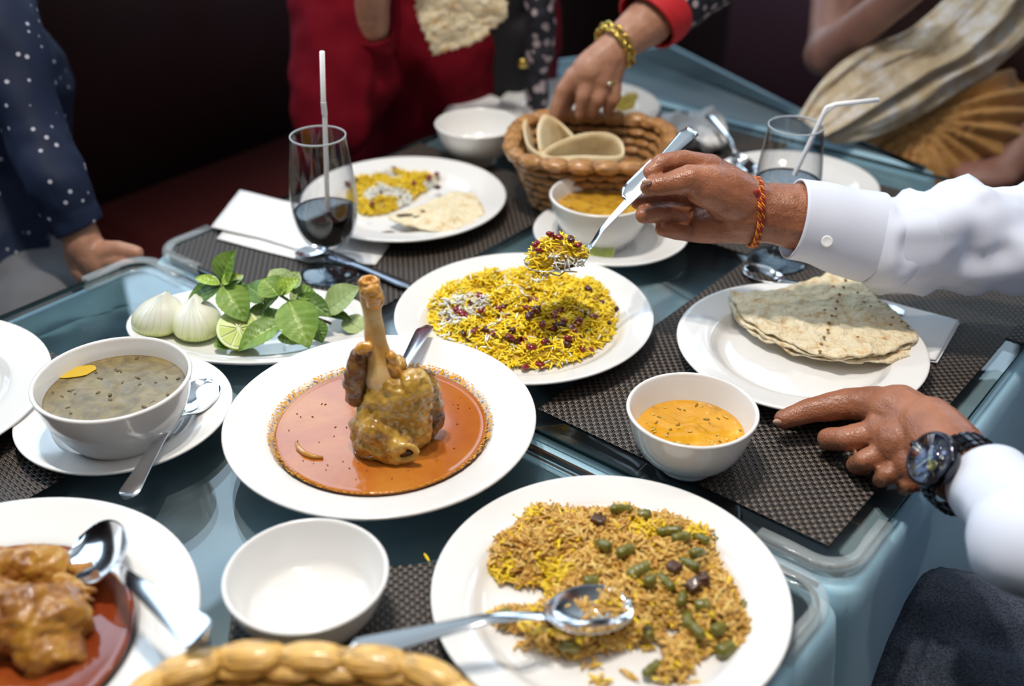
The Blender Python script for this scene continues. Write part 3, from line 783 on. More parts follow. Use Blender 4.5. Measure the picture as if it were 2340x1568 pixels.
# ================================================================= FOOD
def attr_mat(name, rough=.35, **k):
    m = mat(name, (.5, .5, .5), rough, **k); a = nd(m, 'ShaderNodeAttribute', attribute_name='gcol'); lk(m, a.outputs['Color'], bsdf(m).inputs['Base Color']); return m
M['rice'] = attr_mat('rice_grain', .33, Subsurface_Weight=.15, Subsurface_Scale=.003)
def grain_base(seg=5):
    R = [(-.5, 0), (-.42, .72), (0, 1), (.42, .74), (.5, 0)]; v = [(-.5, 0, 0)]
    for x, r in R[1:-1]:
        for j in range(seg): a = 2*PI*j/seg; v.append((x, .5*r*math.cos(a), .5*r*math.sin(a)))
    v.append((.5, 0, 0)); f = []
    for j in range(seg):
        f.append((0, 1+(j+1) % seg, 1+j)); k = 1+2*seg; f.append((len(v)-1, k+j, k+(j+1) % seg))
        for i in range(2):
            a, b, c, d = 1+i*seg+j, 1+i*seg+(j+1) % seg, 1+(i+1)*seg+(j+1) % seg, 1+(i+1)*seg+j; f += [(a, b, c), (a, c, d)]
    return np.array(v), np.array(f)
GB, GF = grain_base()
def grains(name, pos, yaw, pitch, L, W, cols, parent, m, bend=.12):
    n = len(pos); b = np.repeat(GB[None], n, 0); b[:, :, 0] *= L[:, None]; b[:, :, 1] *= W[:, None]; b[:, :, 2] *= W[:, None]*.85
    bd = rng.normal(0, bend, n); b[:, :, 1] += bd[:, None]*(GB[None, :, 0]**2)*4*L[:, None]*.5
    cy, sy = np.cos(yaw)[:, None], np.sin(yaw)[:, None]; cp, sp = np.cos(pitch)[:, None], np.sin(pitch)[:, None]
    x = b[:, :, 0]*cp-b[:, :, 2]*sp; z = b[:, :, 0]*sp+b[:, :, 2]*cp; y = b[:, :, 1]
    X = x*cy-y*sy; Y = x*sy+y*cy
    V = np.stack([X, Y, z], 2)+pos[:, None, :]
    Fa = GF[None]+(np.arange(n)*len(GB))[:, None, None]
    o = link(name, V.reshape(-1, 3), Fa.reshape(-1, 3), m, parent)
    at = o.data.attributes.new('gcol', 'FLOAT_COLOR', 'POINT')
    c = np.ones((n, len(GB), 4)); c[:, :, :3] = cols[:, None, :]
    at.data.foreach_set('color', c.astype(np.float32).ravel()); return o
class Pile:
    def __init__(s, poly, z0, h, d0, holes=(), nz=.35, seed=0, bump_=None):
        s.poly = np.array(poly, float); s.z0 = z0; s.h = h; s.d0 = d0; s.holes = [np.array(q) for q in holes]; s.nz = nz; s.seed = seed; s.b = bump_
    def mask(s, x, y):
        m = inpoly(x, y, s.poly)
        for q in s.holes: m &= ~inpoly(x, y, q)
        return m
    def height(s, x, y):
        d = polydist(x, y, s.poly)
        for q in s.holes: d = np.minimum(d, polydist(x, y, q))
        h = s.h*(1-np.exp(-d/s.d0))
        q = np.array([noise.noise(Vector((a*62+s.seed, b*62, s.seed))) for a, b in zip(np.ravel(x), np.ravel(y))]).reshape(np.shape(x))
        h = h*(1+s.nz*q)
        if s.b is not None: h = h*s.b(x, y)
        return h
    def sample(s, n, g):
        lo, hi = s.poly.min(0), s.poly.max(0); out = []
        while len(out) < n:
            p = g.uniform(lo, hi, (n, 2)); p = p[s.mask(p[:, 0], p[:, 1])]; out += list(p)
        return np.array(out[:n])
def pxpoly(pts, z): return [P(u, v, z)[:2] for u, v in pts]
def rice_pile(name, label, pile, n, colf, L=(.008, .0115), W=.0019, base_col=(.5, .3, .02), layer=.006, spread=.5):
    g = np.random.default_rng(pile.seed+11); root_xy = pile.poly.mean(0)
    t = thing(name, label, 'rice', (root_xy[0], root_xy[1], pile.z0))
    p = pile.sample(n, g); h = pile.height(p[:, 0], p[:, 1]); z = pile.z0+.0012+h-g.uniform(0, 1, n)**1.6*np.minimum(h, layer)+g.uniform(0, .0018, n)
    pos = np.stack([p[:, 0]-root_xy[0], p[:, 1]-root_xy[1], z-pile.z0], 1)
    o = grains('rice_grains', pos, g.uniform(0, 2*PI, n), g.normal(0, spread, n), g.uniform(*L, n), g.normal(W, W*.12, n), colf(p, g), t, M['rice']); o['kind'] = 'stuff'
    # the packed inside of the heap
    lo, hi = pile.poly.min(0), pile.poly.max(0); k = .003
    nx, ny = int((hi[0]-lo[0])/k)+2, int((hi[1]-lo[1])/k)+2
    X, Y = np.meshgrid(lo[0]+np.arange(nx)*k, lo[1]+np.arange(ny)*k, indexing='ij'); MK = pile.mask(X, Y); H = pile.height(X, Y)
    V = np.stack([X-root_xy[0], Y-root_xy[1], np.where(MK, H*.86, 0)-.0004], 2).reshape(-1, 3); I = np.arange(nx*ny).reshape(nx, ny)
    ok = MK[:-1, :-1] & MK[1:, :-1] & MK[1:, 1:] & MK[:-1, 1:]
    Fq = np.stack([I[:-1, :-1][ok], I[1:, :-1][ok], I[1:, 1:][ok], I[:-1, 1:][ok]], 1)
    bm_ = mat(name+'_inside', base_col, .5); noise_col(bm_, [(.35, tuple(c*.45 for c in base_col)), (.65, base_col)], 300, 3)
    o = link('packed_rice', V, Fq, bm_, t); o['kind'] = 'stuff'
    return t
def pick(g, n, opts):
    w_ = np.array([o[0] for o in opts]); c = np.array([o[1] for o in opts]); i = g.choice(len(opts), n, p=w_/w_.sum()); return c[i]*g.uniform(.82, 1.12, (n, 1))
YEL, YE2, WHT, GRN = (.97, .68, .015), (.97, .78, .08), (.82, .80, .74), (.30, .30, .03)
z0 = GZ+.0075
rp = Pile(pxpoly([(966, 712), (996, 672), (1056, 655), (1110, 640), (1180, 634), (1260, 638), (1310, 655), (1350, 652), (1390, 664), (1412, 712), (1400, 770), (1345, 815), (1290, 836), (1230, 845), (1150, 838), (1080, 808), (1010, 770), (978, 740)], z0), z0, .030, .024, nz=.75, seed=1)
wc = P(1060, 715, z0+.015)
def c1(p, g):
    n = len(p); c = pick(g, n, [(70, YEL), (18, YE2), (4, WHT), (2, GRN)])
    d = np.hypot((p[:, 0]-wc.x)/.026, (p[:, 1]-wc.y)/.02); m = (d < 1) & (g.random(n) < .75); c[m] = np.array(WHT)*g.uniform(.9, 1.05, (m.sum(), 1)); return c
rice_pile('barberry_rice', 'yellow saffron rice scattered with red barberries on the middle plate', rp, 5200, c1, L=(.0095, .013), W=.0023, base_col=(.75, .46, .01))
# loose white grains on top
g = np.random.default_rng(5)
wp = []
for (u, v) in [(1130, 655), (1155, 650), (1150, 668), (1120, 690), (1205, 660), (1190, 678), (1170, 688), (1210, 700), (1140, 712), (1095, 720), (1060, 745), (1125, 750), (1135, 748), (1015, 690), (1165, 640), (1030, 735), (1110, 705), (1180, 720), (1160, 660), (1140, 645), (1220, 655), (1115, 755)]:
    for k in range(3):
        q = P(u+g.normal(0, 9), v+g.normal(0, 7), z0+.024); h = rp.height(np.array([q.x]), np.array([q.y]))[0]; wp.append((q.x, q.y, z0+h+.003))
wp = np.array(wp); n = len(wp); t = thing('loose_rice', 'loose white rice grains lying on top of the yellow rice', 'rice', tuple(wp[0]))
o = grains('white_grains', wp-wp[0], g.uniform(0, 6.3, n), g.normal(0, .4, n), g.uniform(.009, .012, n), np.full(n, .0021), np.full((n, 3), .84), t, M['rice']); o['kind'] = 'stuff'
M['barberry'] = mat('barberry', (.20, .006, .010), .22, Coat_Weight=.5)
M['barberry_dark'] = mat('dark_barberry', (.06, .006, .008), .3, Coat_Weight=.4)
bb = []
for k in range(6):
    bm = bmesh.new(); bmesh.ops.create_icosphere(bm, subdivisions=2, radius=1)
    for v in bm.verts:
        v.co *= 1+.35*noise.noise(v.co*1.6+Vector((k*5, 0, 0))); v.co.x *= 1.35; v.co.z *= .8
    me = bpy.data.meshes.new('barberry'); bm.to_mesh(me); bm.free(); me.materials.append(M['barberry'] if k < 4 else M['barberry_dark'])
    me.polygons.foreach_set('use_smooth', [True]*len(me.polygons)); bb.append(me)
def berry(x, y, z, r, label, group, g):
    o = link_me('barberry', bb[g.integers(0, 6)]); o.location = (x, y, z); o.scale = (r, r, r); o.rotation_euler = (g.uniform(-.5, .5), g.uniform(-.5, .5), g.uniform(0, 6.3))
    return tag(o, label, 'barberry', group)
g = np.random.default_rng(8)
spots_ = [(1105, 640), (1080, 650), (1080, 697), (1098, 695), (1055, 715), (1070, 722), (1045, 735), (1140, 700), (1190, 690), (1205, 700), (1220, 695), (1228, 705), (1222, 715), (1210, 720), (1225, 682), (1160, 715), (1158, 728), (1085, 738), (1100, 732), (1060, 747), (1030, 745), (1265, 718), (1268, 710), (1268, 738), (1285, 740), (1308, 738), (1265, 768), (1245, 788), (1165, 775), (1172, 785), (1180, 780), (1160, 772), (1115, 788), (1118, 783), (1190, 803), (1248, 810), (1255, 805), (1240, 812), (1300, 800), (1295, 805), (1325, 790), (1330, 805), (1350, 800), (1215, 822), (1235, 835), (1200, 838), (1390, 748), (1404, 708), (1378, 688), (1355, 690), (980, 698), (1060, 775), (1070, 785), (1110, 758), (1170, 752), (1300, 655), (1345, 660), (1290, 712), (1320, 745), (1280, 690), (1150, 680), (1262, 752), (1200, 745), (1310, 770), (1135, 728), (1355, 735), (1215, 668), (1340, 705), (1240, 730), (1130, 770)]
for u, v in spots_:
    for tries in range(2):
        q = P(u+g.normal(0, 2), v+g.normal(0, 2), z0+.022); 
        h = rp.height(np.array([q.x]), np.array([q.y]))[0] if inpoly(np.array([q.x]), np.array([q.y]), rp.poly)[0] else .001
        q = P(u, v, z0+h+.003)
    h = rp.height(np.array([q.x]), np.array([q.y]))[0] if inpoly(np.array([q.x]), np.array([q.y]), rp.poly)[0] else .001
    berry(q.x, q.y, z0+h+.0028, g.uniform(.0028, .0046), 'small dark red barberry on the yellow rice', 'barberries on the yellow rice', g)
# ---- brown rice with green beans
z1 = GZ+.0075
hole1 = pxpoly([(1100, 1335), (1160, 1310), (1240, 1335), (1320, 1300), (1300, 1345), (1250, 1385), (1240, 1400), (1190, 1395), (1160, 1370), (1120, 1400)], z1)
hole2 = pxpoly([(1515, 1420), (1540, 1405), (1560, 1430), (1550, 1450), (1520, 1445)], z1+.01)
bp = Pile(pxpoly([(1100, 1290), (1112, 1250), (1155, 1215), (1190, 1165), (1250, 1160), (1320, 1175), (1380, 1165), (1440, 1165), (1480, 1180), (1530, 1185), (1590, 1200), (1640, 1235), (1650, 1300), (1680, 1350), (1700, 1400), (1740, 1440), (1725, 1480), (1690, 1505), (1640, 1490), (1600, 1500), (1560, 1560), (1500, 1560), (1520, 1490), (1500, 1460), (1440, 1480), (1380, 1490), (1310, 1510), (1240, 1490), (1200, 1450), (1130, 1430), (1140, 1400), (1190, 1395), (1235, 1390), (1260, 1375), (1240, 1345), (1180, 1340), (1130, 1330)], z1), z1, .022, .018, [hole2], seed=2)
BR1, BR2, BR3 = (.68, .40, .085), (.56, .28, .045), (.78, .52, .16)
yc = [P(u, v, z1+.01) for u, v in ((1600, 1215), (1260, 1310), (1200, 1175), (1140, 1300), (1480, 1230))]
def c2(p, g):
    n = len(p); c = pick(g, n, [(45, BR1), (25, BR2), (25, BR3), (4, YEL)])
    for q in yc:
        d = np.hypot(p[:, 0]-q.x, p[:, 1]-q.y); m = (d < .013) & (g.random(n) < .7); c[m] = (.80, .55, .015)
    return c
rice_pile('bean_rice', 'brown spiced rice with green beans on the big bottom right plate', bp, 6500, c2, W=.0024, L=(.009, .0125), base_col=(.30, .14, .018), layer=.007, spread=.45)
def onpile(pl, u, v, extra=0):
    q = P(u, v, pl.z0+pl.h*.8)
    for k in range(4):
        ins = inpoly(np.array([q.x]), np.array([q.y]), pl.poly)[0]
        h = pl.height(np.array([q.x]), np.array([q.y]))[0] if ins else 0; q = P(u, v, pl.z0+h+extra)
    return q
M['bean'] = mat('green_bean', (.13, .13, .015), .3, Coat_Weight=.3); noise_col(M['bean'], [(.3, (.09, .085, .008)), (.7, (.22, .19, .025))], 120, 3)
M['beef'] = mat('stewed_beef', (.07, .028, .015), .35, Coat_Weight=.3); noise_col(M['beef'], [(.3, (.035, .014, .008)), (.7, (.13, .05, .022))], 200, 4)
def bean_mesh(L, r, k):
    pts = [((x-.5)*L, .0, .0012*math.sin(x*PI)+.001*math.sin(k+x*3)) for x in np.linspace(0, 1, 9)]
    v, f = tube_data(pts, [r*.55]+[r*(1+.08*math.sin(i*2+k)) for i in range(7)]+[r*.55], 12)
    bm = bmesh.new(); vs = [bm.verts.new(q) for q in v]
    for q in f: bm.faces.new([vs[i] for i in q])
    me = bpy.data.meshes.new('green_bean'); bmesh.ops.recalc_face_normals(bm, faces=bm.faces[:]); bm.to_mesh(me); bm.free(); me.materials.append(M['bean']); me.polygons.foreach_set('use_smooth', [True]*len(me.polygons)); return me
bms = [bean_mesh(.014, .0042, 1), bean_mesh(.019, .0036, 2), bean_mesh(.011, .0048, 3)]
g = np.random.default_rng(21)
for i, (u, v) in enumerate([(1218, 1146), (1420, 1165), (1472, 1178), (1556, 1232), (1600, 1232), (1636, 1238), (1592, 1268), (1575, 1290), (1470, 1300), (1485, 1330), (1520, 1330), (1605, 1385), (1572, 1420), (1590, 1440), (1152, 1408), (1662, 1490), (1480, 1440), (1705, 1388), (1430, 1262), (1490, 1530), (1450, 1310), (1380, 1250), (1560, 1365), (1640, 1440), (1300, 1480), (1530, 1215), (1350, 1330)]):
    q = onpile(bp, u, v, .003); o = link_me('green_bean', bms[i % 3]); o.location = q; o.rotation_euler = (0, g.uniform(-.3, .3), g.uniform(0, PI))
    sc_ = 1.35 if (u, v) == (1662, 1490) else 1.0; o.scale = (sc_,)*3
    tag(o, 'olive green bean piece lying in the brown rice', 'green bean', 'green bean pieces in the brown rice')
for i, (u, v) in enumerate([(1366, 1192), (1462, 1158), (1606, 1325), (1585, 1340), (1540, 1300), (1262, 1415)]):
    q = onpile(bp, u, v, .004); bm = bmesh.new(); bmesh.ops.create_cube(bm, size=1); bmesh.ops.subdivide_edges(bm, edges=bm.edges[:], cuts=3, use_grid_fill=True)
    for w_ in bm.verts: w_.co = Vector((w_.co.x*.010, w_.co.y*.008, w_.co.z*.008))*(1+.25*noise.noise(w_.co*3+Vector((i, 0, 0))))
    o = bm_obj('beef_cube', bm, M['beef']); o.location = q; o.rotation_euler = (g.uniform(-.4, .4), g.uniform(-.4, .4), g.uniform(0, 3)); tag(o, ['dark beef cube at the far edge of the brown rice, left one', 'beef cube standing up at the far edge of the brown rice', 'dark beef cube to the right in the brown rice beside bean pieces', 'small dark beef cube left of the right hand one', 'beef cube sunk in the middle of the brown rice', 'brown beef lump left of the spoon on the big rice plate'][i], 'meat', 'beef cubes in the brown rice')
# loose grains around and on the spoon
lg = []
for (u, v, k, zz) in [(1010, 0, 0, 0)]+[(1205, 1425, 12, .03), (1240, 1440, 10, .03), (1280, 1448, 14, .030), (1330, 1452, 12, .028), (1215, 1405, 12, .028), (1105, 1300, 6, .01), (1200, 1475, 5, .008), (1360, 1520, 6, .008), (1370, 1555, 8, .008), (1480, 1480, 4, .008), (1440, 1540, 4, .008), (1700, 1530, 4, .008), (1740, 1540, 2, .008), (1350, 1405, 3, .03), (1290, 1385, 4, .03), (1120, 1410, 5, .008), (1590, 1560, 3, .008), (1470, 1420, 10, .025)]:
    for j in range(k):
        q = P(u+g.normal(0, 9), v+g.normal(0, 6), GZ+zz); lg.append(tuple(q))
lg = np.array(lg); n = len(lg); t = thing('loose_rice', 'loose brown and yellow rice grains scattered around the spoon on the big plate', 'rice', tuple(lg[0]))
o = grains('rice_grains', lg-lg[0], g.uniform(0, 6.3, n), g.normal(0, .3, n), g.uniform(.009, .012, n), np.full(n, .0024), pick(g, n, [(2, BR1), (1, BR3), (1.2, YEL)]), t, M['rice']); o['kind'] = 'stuff'
q = P(975, 1274, GZ+.002); tag(sball('rice_grain', q, (.0055, .0012, .0012), mat('yellow_grain', YEL, .4), None, Matrix.Rotation(-1.1, 3, 'Z')), 'single yellow rice grain dropped on the table by the bottom placemat', 'rice')
# ---- leftover rice on the back left plate
z2 = ZS+.0065
for k, (poly, frac, lab) in enumerate([([(780, 420), (830, 405), (880, 385), (925, 395), (960, 402), (998, 392), (1000, 425), (960, 445), (930, 470), (880, 490), (830, 495), (800, 470)], .5, 'leftover yellow and white rice on the back left plate')]):
    pl = Pile(pxpoly(poly, z2), z2, .013, .015, seed=4)
    def c3(p, g):
        n = len(p); c = np.tile(np.array(WHT), (n, 1))*g.uniform(.9, 1.05, (n, 1))
        q = np.array([noise.noise(Vector((a*28, b*28, 2))) for a, b in p]); m = q > -.02; c[m] = (.80, .55, .015); return c
    rice_pile('leftover_rice', lab, pl, 2600, c3, base_col=(.7, .55, .2))
    for (u, v) in [(812, 412), (858, 405), (905, 400), (795, 420), (870, 440), (862, 448), (998, 398), (1000, 428), (945, 418), (850, 465), (980, 405), (900, 385)]:
        q = P(u, v, z2+.012); berry(q.x, q.y, q.z, g.uniform(.003, .004), 'dark red barberry in the leftover rice on the back left plate', 'barberries in the leftover rice', g)
pl = Pile(pxpoly([(1405, 235), (1450, 222), (1475, 235), (1455, 255), (1410, 255)], GZ+.006), GZ+.006, .018, .015, seed=6)
rice_pile('leftover_rice', 'greenish rice scraps on the plate behind the bread basket', pl, 500, lambda p, g: pick(g, len(p), [(1, (.45, .36, .05)), (1, (.62, .5, .1))]), base_col=(.3, .25, .05))

# ---- flatbreads and paper: thin sheets with real thickness
def sheet(name, outline, m, center=None, amp=.002, fs=30, th=.0014, parent=None, rings=16, seed=0, jag=0, step=.004, keep=None):
    O = [Vector(p) for p in outline]; n = len(O); per = []
    for i in range(n):
        a, b = O[i], O[(i+1) % n]; k = max(1, int((b-a).length/step))
        for j in range(k): per.append(a.lerp(b, j/k))
    c = Vector(center) if center else sum(O, Vector())/n
    N = Vector((0, 0, 0))
    for i in range(n): N += (O[i]-c).cross(O[(i+1) % n]-c)
    N.normalize(); 
    if N.z < -.05 or (abs(N.z) <= .05 and N.y > 0): N = -N
    if jag:
        for i, p in enumerate(per): per[i] = p+(p-c).normalized()*jag*noise.noise(p*160)
    v = []; m_ = len(per); f = []
    for r in range(rings+1):
        t = r/rings
        for p in per:
            q = c.lerp(p, t); q = q+N*(amp*noise.fractal(q*fs+Vector((seed, 0, 0)), 1, 2, 3)*(1.0 if keep is None else keep)); v.append(q)
    nv = len(v); v += [p-N*th for p in v]
    for r in range(rings):
        for i in range(m_):
            a, b = r*m_+i, r*m_+(i+1) % m_; f.append((a, b, b+m_, a+m_)); f.append((nv+a+m_, nv+b+m_, nv+b, nv+a))
    k = rings*m_
    for i in range(m_): a, b = k+i, k+(i+1) % m_; f.append((a, nv+a, nv+b, b)[::-1])
    bm = bmesh.new(); vs = [bm.verts.new(q) for q in v]
    for q in f: bm.faces.new([vs[i] for i in q])
    bmesh.ops.remove_doubles(bm, verts=bm.verts[:], dist=1e-5)
    return bm_obj(name, bm, m, parent)
def px3(pts, z): return [P(q[0], q[1], z if len(q) < 3 else q[2]) for q in pts]
zb = ZS+.024
t = thing('flatbread', 'large flatbread folded into a fan on the right plate', 'bread', P(1890, 760, ZS+.01))
for k, (pts, z, cn) in enumerate([
    ([(1668, 700), (1701, 751), (1751, 780), (1805, 801), (1877, 823), (1967, 829), (2038, 826), (2089, 811), (2116, 796), (2098, 770), (2040, 712), (1970, 655), (1906, 632), (1800, 672), (1720, 690)], zb-.005, (1895, 740)),
    ([(1667, 690), (1690, 735), (1745, 768), (1800, 790), (1860, 812), (1930, 822), (2000, 812), (2080, 795), (2095, 772), (2046, 715), (1966, 650), (1906, 624), (1800, 665), (1700, 682)], zb-.0015, (1890, 738)),
    ([(1665, 665), (1680, 694), (1701, 729), (1751, 760), (1805, 780), (1859, 805), (1913, 817), (1967, 816), (2038, 800), (2089, 780), (2101, 769), (2067, 733), (2046, 711), (2006, 676), (1963, 640), (1930, 615), (1880, 628), (1834, 643), (1780, 661), (1701, 669)], zb+.0025, (1888, 735))]):
    o = sheet('bread_layer', px3(pts, z), M['bread'], P(*cn, z), .0034, 60, .0016, t, 22, k, .0022); to_local(o, t)
for i in range(11):
    f_ = i/10; u = 1932+(1872-1932)*f_+2*math.sin(i*2); v = 640+(803-640)*f_
    o = sball('perforation', P(u, v, zb+.0043), (.0019, .0026, .0010), M['toast'], t, None, 1); to_local(o, t)
for (u, v) in [(1990, 655), (2010, 690), (1990, 700), (2040, 725), (2060, 735), (1975, 690), (1905, 655), (1960, 668), (2035, 742), (1885, 708), (1910, 723), (1960, 770), (2075, 745)]:
    o = sball('blister', P(u, v, zb+.0038), (.0018, .0016, .0006), M['toast'], t, None, 1); to_local(o, t)
fb_ = tag(sheet('flatbread', px3([(885, 497), (920, 482), (960, 470), (1005, 448), (1045, 437), (1080, 443), (1102, 468), (1106, 488), (1085, 508), (1040, 527), (990, 529), (930, 514)], ZS+.021), M['bread'], P(1000, 488, ZS+.026), .003, 45, .0016, jag=.002), 'half round flatbread piece with char marks on the back left plate', 'bread')
for (u, v, a, b) in [(925, 491, .012, .003), (985, 482, .016, .004), (1010, 480, .012, .003), (960, 495, .010, .003), (1005, 492, .006, .003)]:
    sball('char_mark', P(u, v, ZS+.0235), (a, b, .0008), M['char'], fb_, Matrix.Rotation(.15, 3, 'Z'), 1)
def py3(pts, y): return [PY(q[0], q[1], y if len(q) < 3 else q[2]) for q in pts]
tag(sheet('flatbread', py3([(935, -60), (950, 10), (962, 60), (975, 90), (990, 126), (1010, 124), (1030, 117), (1052, 112), (1075, 104), (1090, 92), (1112, 88), (1120, 70), (1135, 62), (1150, 48), (1163, 30), (1157, 0), (1150, -70), (1050, -110)], 1.50), M['bread'], PY(1055, 10, 1.495), .006, 22, .002, jag=.006, step=.003), 'torn flatbread held up above the back plates by the woman in red', 'bread')
def napkin(layers, label):
    t = thing('napkin', label, 'napkin', layers[0][0])
    for k, pts in enumerate(layers):
        o = sheet('paper_layer', pts, M['paper'], None, .0009, 25, .0008, t, 10, k, step=.01); to_local(o, t)
    return t
napkin([px3([(495, 545), (700, 598), (858, 604), (890, 560), (760, 520), (560, 470)], ZS+.002), px3([(482, 518, ZS+.006), (600, 545, ZS+.005), (700, 575, ZS+.005), (740, 560, ZS+.006), (850, 510, ZS+.006), (700, 470, ZS+.008), (548, 434, ZS+.010)], 0)], 'folded white paper napkin under the cola glass and spoon at the back left')
napkin([px3([(2010, 690), (2193, 738), (2142, 830), (2085, 822), (2000, 760)], ZS+.0018), px3([(2012, 684), (2191, 732), (2138, 822), (2080, 816), (2000, 755)], ZS+.005)], 'white folded paper napkin sticking out from under the flatbread plate')
napkin([px3([(1003, 275, ZS+.004), (1060, 190, ZS+.012), (1150, 228, ZS+.012), (1230, 262, ZS+.004), (1200, 330, ZS+.002), (1080, 340, ZS+.002)], 0)], 'white paper napkin lying behind the empty bowl at the back')
pc = P(1588, 300, ZS+.02)
o = blob('crumpled_napkin', [('e', pc+Vector((dx, dy, dz)), (rx, ry, rz), Matrix.Rotation(a, 3, 'Z')) for dx, dy, dz, rx, ry, rz, a in ((0, 0, 0, .045, .03, .018, .3), (.02, -.02, -.002, .03, .02, .016, 1), (-.02, .01, .005, .03, .025, .016, -.5), (.015, .025, .003, .03, .02, .018, .2))], .003, 2, M['paper'], None, fbm(45, .009, 4, 2))
tag(o, 'crumpled white napkin beside the bread basket', 'napkin')

# ---- onions, lime, basil on the oval plate
M['onion'] = mat('onion_flesh', (.74, .76, .48), .28, Subsurface_Weight=.25, Subsurface_Scale=.01, Coat_Weight=.3)
def onion_mat():
    m = M['onion']; sep = nd(m, 'ShaderNodeSeparateXYZ'); lk(m, coord(m), sep.inputs[0])
    mr = nd(m, 'ShaderNodeMapRange'); mr.inputs[1].default_value = .0; mr.inputs[2].default_value = .026; lk(m, sep.outputs['Z'], mr.inputs[0])
    r = nd(m, 'ShaderNodeValToRGB'); e = r.color_ramp.elements; e[0].color = (.42, .52, .08, 1); e[1].color = (.86, .86, .74, 1); e.new(.42).color = (.74, .77, .36, 1)
    w1 = nd(m, 'ShaderNodeTexNoise'); w1.inputs['Scale'].default_value = 60; lk(m, coord(m), w1.inputs['Vector'])
    ad = nd(m, 'ShaderNodeMath', operation='MULTIPLY_ADD'); ad.inputs[1].default_value = .35; lk(m, w1.outputs[0], ad.inputs[0]); lk(m, mr.outputs[0], ad.inputs[2])
    sb = nd(m, 'ShaderNodeMath', operation='SUBTRACT'); sb.inputs[1].default_value = .17; lk(m, ad.outputs[0], sb.inputs[0]); lk(m, sb.outputs[0], r.inputs[0]); lk(m, r.outputs[0], bsdf(m).inputs['Base Color'])
onion_mat()
M['root'] = mat('onion_root', (.34, .36, .10), .7)
def onion(c, R, H, tipoff, rot, label):
    t = thing('onion_half', label, 'onion', c, rot)
    prof = cr([(0, .001), (R*.6, .0005), (R*.90, H*.10), (R, H*.26), (R*.93, H*.45), (R*.70, H*.64), (R*.38, H*.80), (R*.14, H*.93), (.0008, H)], 6)
    v, f = lathe_data(prof, 72); nv = []
    for x, y, z in v:
        k = (z/H)**1.7; a = math.atan2(y, x); rb = 1+.003*math.sin(a*18)*(1 if z > H*.1 else 0)
        nv.append((x*rb+tipoff[0]*k, y*rb*.92+tipoff[1]*k, z))
    bm = bmesh.new(); vs = [bm.verts.new(q) for q in nv]
    for q in f: bm.faces.new([vs[i] for i in q])
    bmesh.ops.remove_doubles(bm, verts=bm.verts[:], dist=1e-6)
    bm_obj('flesh', bm, M['onion'], t)
    for k in range(5):       # overlapping outer layers
        a0_ = -2.3+k*.12; pts = []
        for j in range(14):
            s = j/13; a = a0_+(.5+.25*k)*math.sin(s*PI)*.6; idx = int(3+s*(len(prof)-7)); r, z = prof[idx]; kk = (z/H)**1.7
            pts.append(Vector((r*1.006*math.cos(a)+tipoff[0]*kk, r*1.006*.92*math.sin(a)+tipoff[1]*kk, z)))
        tube('layer_line', pts, .00028, M['onion'], t, 5)
    for k in range(9):
        a = -PI/2+(k-4)*.16; pts = []
        for j in range(6):
            s = j/5; r, z = prof[int(8+s*8)]; kk = (z/H)**1.7; aa = -PI/2+(a+PI/2)*(1-.15*s); pts.append(Vector((r*1.004*math.cos(aa)+tipoff[0]*kk, r*1.004*.92*math.sin(aa)+tipoff[1]*kk, z)))
        tube('root_thread', pts, .00018, M['root'], t, 4)
    return t
onion(P(362, 752, GZ+.006), .0275, .047, (.018, .002), -.35, 'leftmost peeled onion half on the oval plate')
onion(P(455, 764, GZ+.006), .0255, .045, (.002, .004), .05, 'peeled onion half beside the lime, its tip pointing up')
M['rind'] = mat('lime_rind', (.30, .42, .02), .3, Coat_Weight=.3); bump(M['rind'], 500, .4, .0006)
M['pulp'] = mat('lime_pulp', (.56, .66, .16), .15, Subsurface_Weight=.3, Subsurface_Scale=.005, Coat_Weight=.5)
M['pith'] = mat('lime_pith', (.72, .78, .45), .5)
def lime(c, R, tilt, rz, label, name='lime_half'):
    t = thing(name, label, 'lime', c); t.rotation_euler = (tilt, 0, rz)
    lathe('rind', cr([(0, -R*.95), (R*.55, -R*.8), (R*.9, -R*.45), (R, -.001), (R*.985, .0)], 6), M['rind'], t, 40)
    lathe('pith', [(R*.985, 0), (R*.90, .0004), (0, .0002)], M['pith'], t, 40)
    for k in range(9):
        a0_ = 2*PI*k/9+.06; a1_ = 2*PI*(k+1)/9-.06; n = 6; v = []
        for zz in (.0002, .0016):
            v.append((R*.10*math.cos((a0_+a1_)/2), R*.10*math.sin((a0_+a1_)/2), zz))
            for j in range(n+1): a = a0_+(a1_-a0_)*j/n; v.append((R*.86*math.cos(a), R*.86*math.sin(a), zz*(.7 if zz > .001 else 1)))
        m_ = n+2; f = [tuple(range(m_))[::-1], tuple(range(m_, 2*m_))]+[(i, (i+1) % m_, m_+(i+1) % m_, m_+i) for i in range(m_)]
        link('segment', v, f, M['pulp'], t, False)
    return t
lime(P(545, 752, GZ+.026), .0215, math.radians(38), .35, 'halved lime facing up between onion and basil')
lime(P(1372, 572, GZ+.014), .017, math.radians(60), .1, 'green lime wedge on the saucer of the back yellow soup', 'lime_wedge')

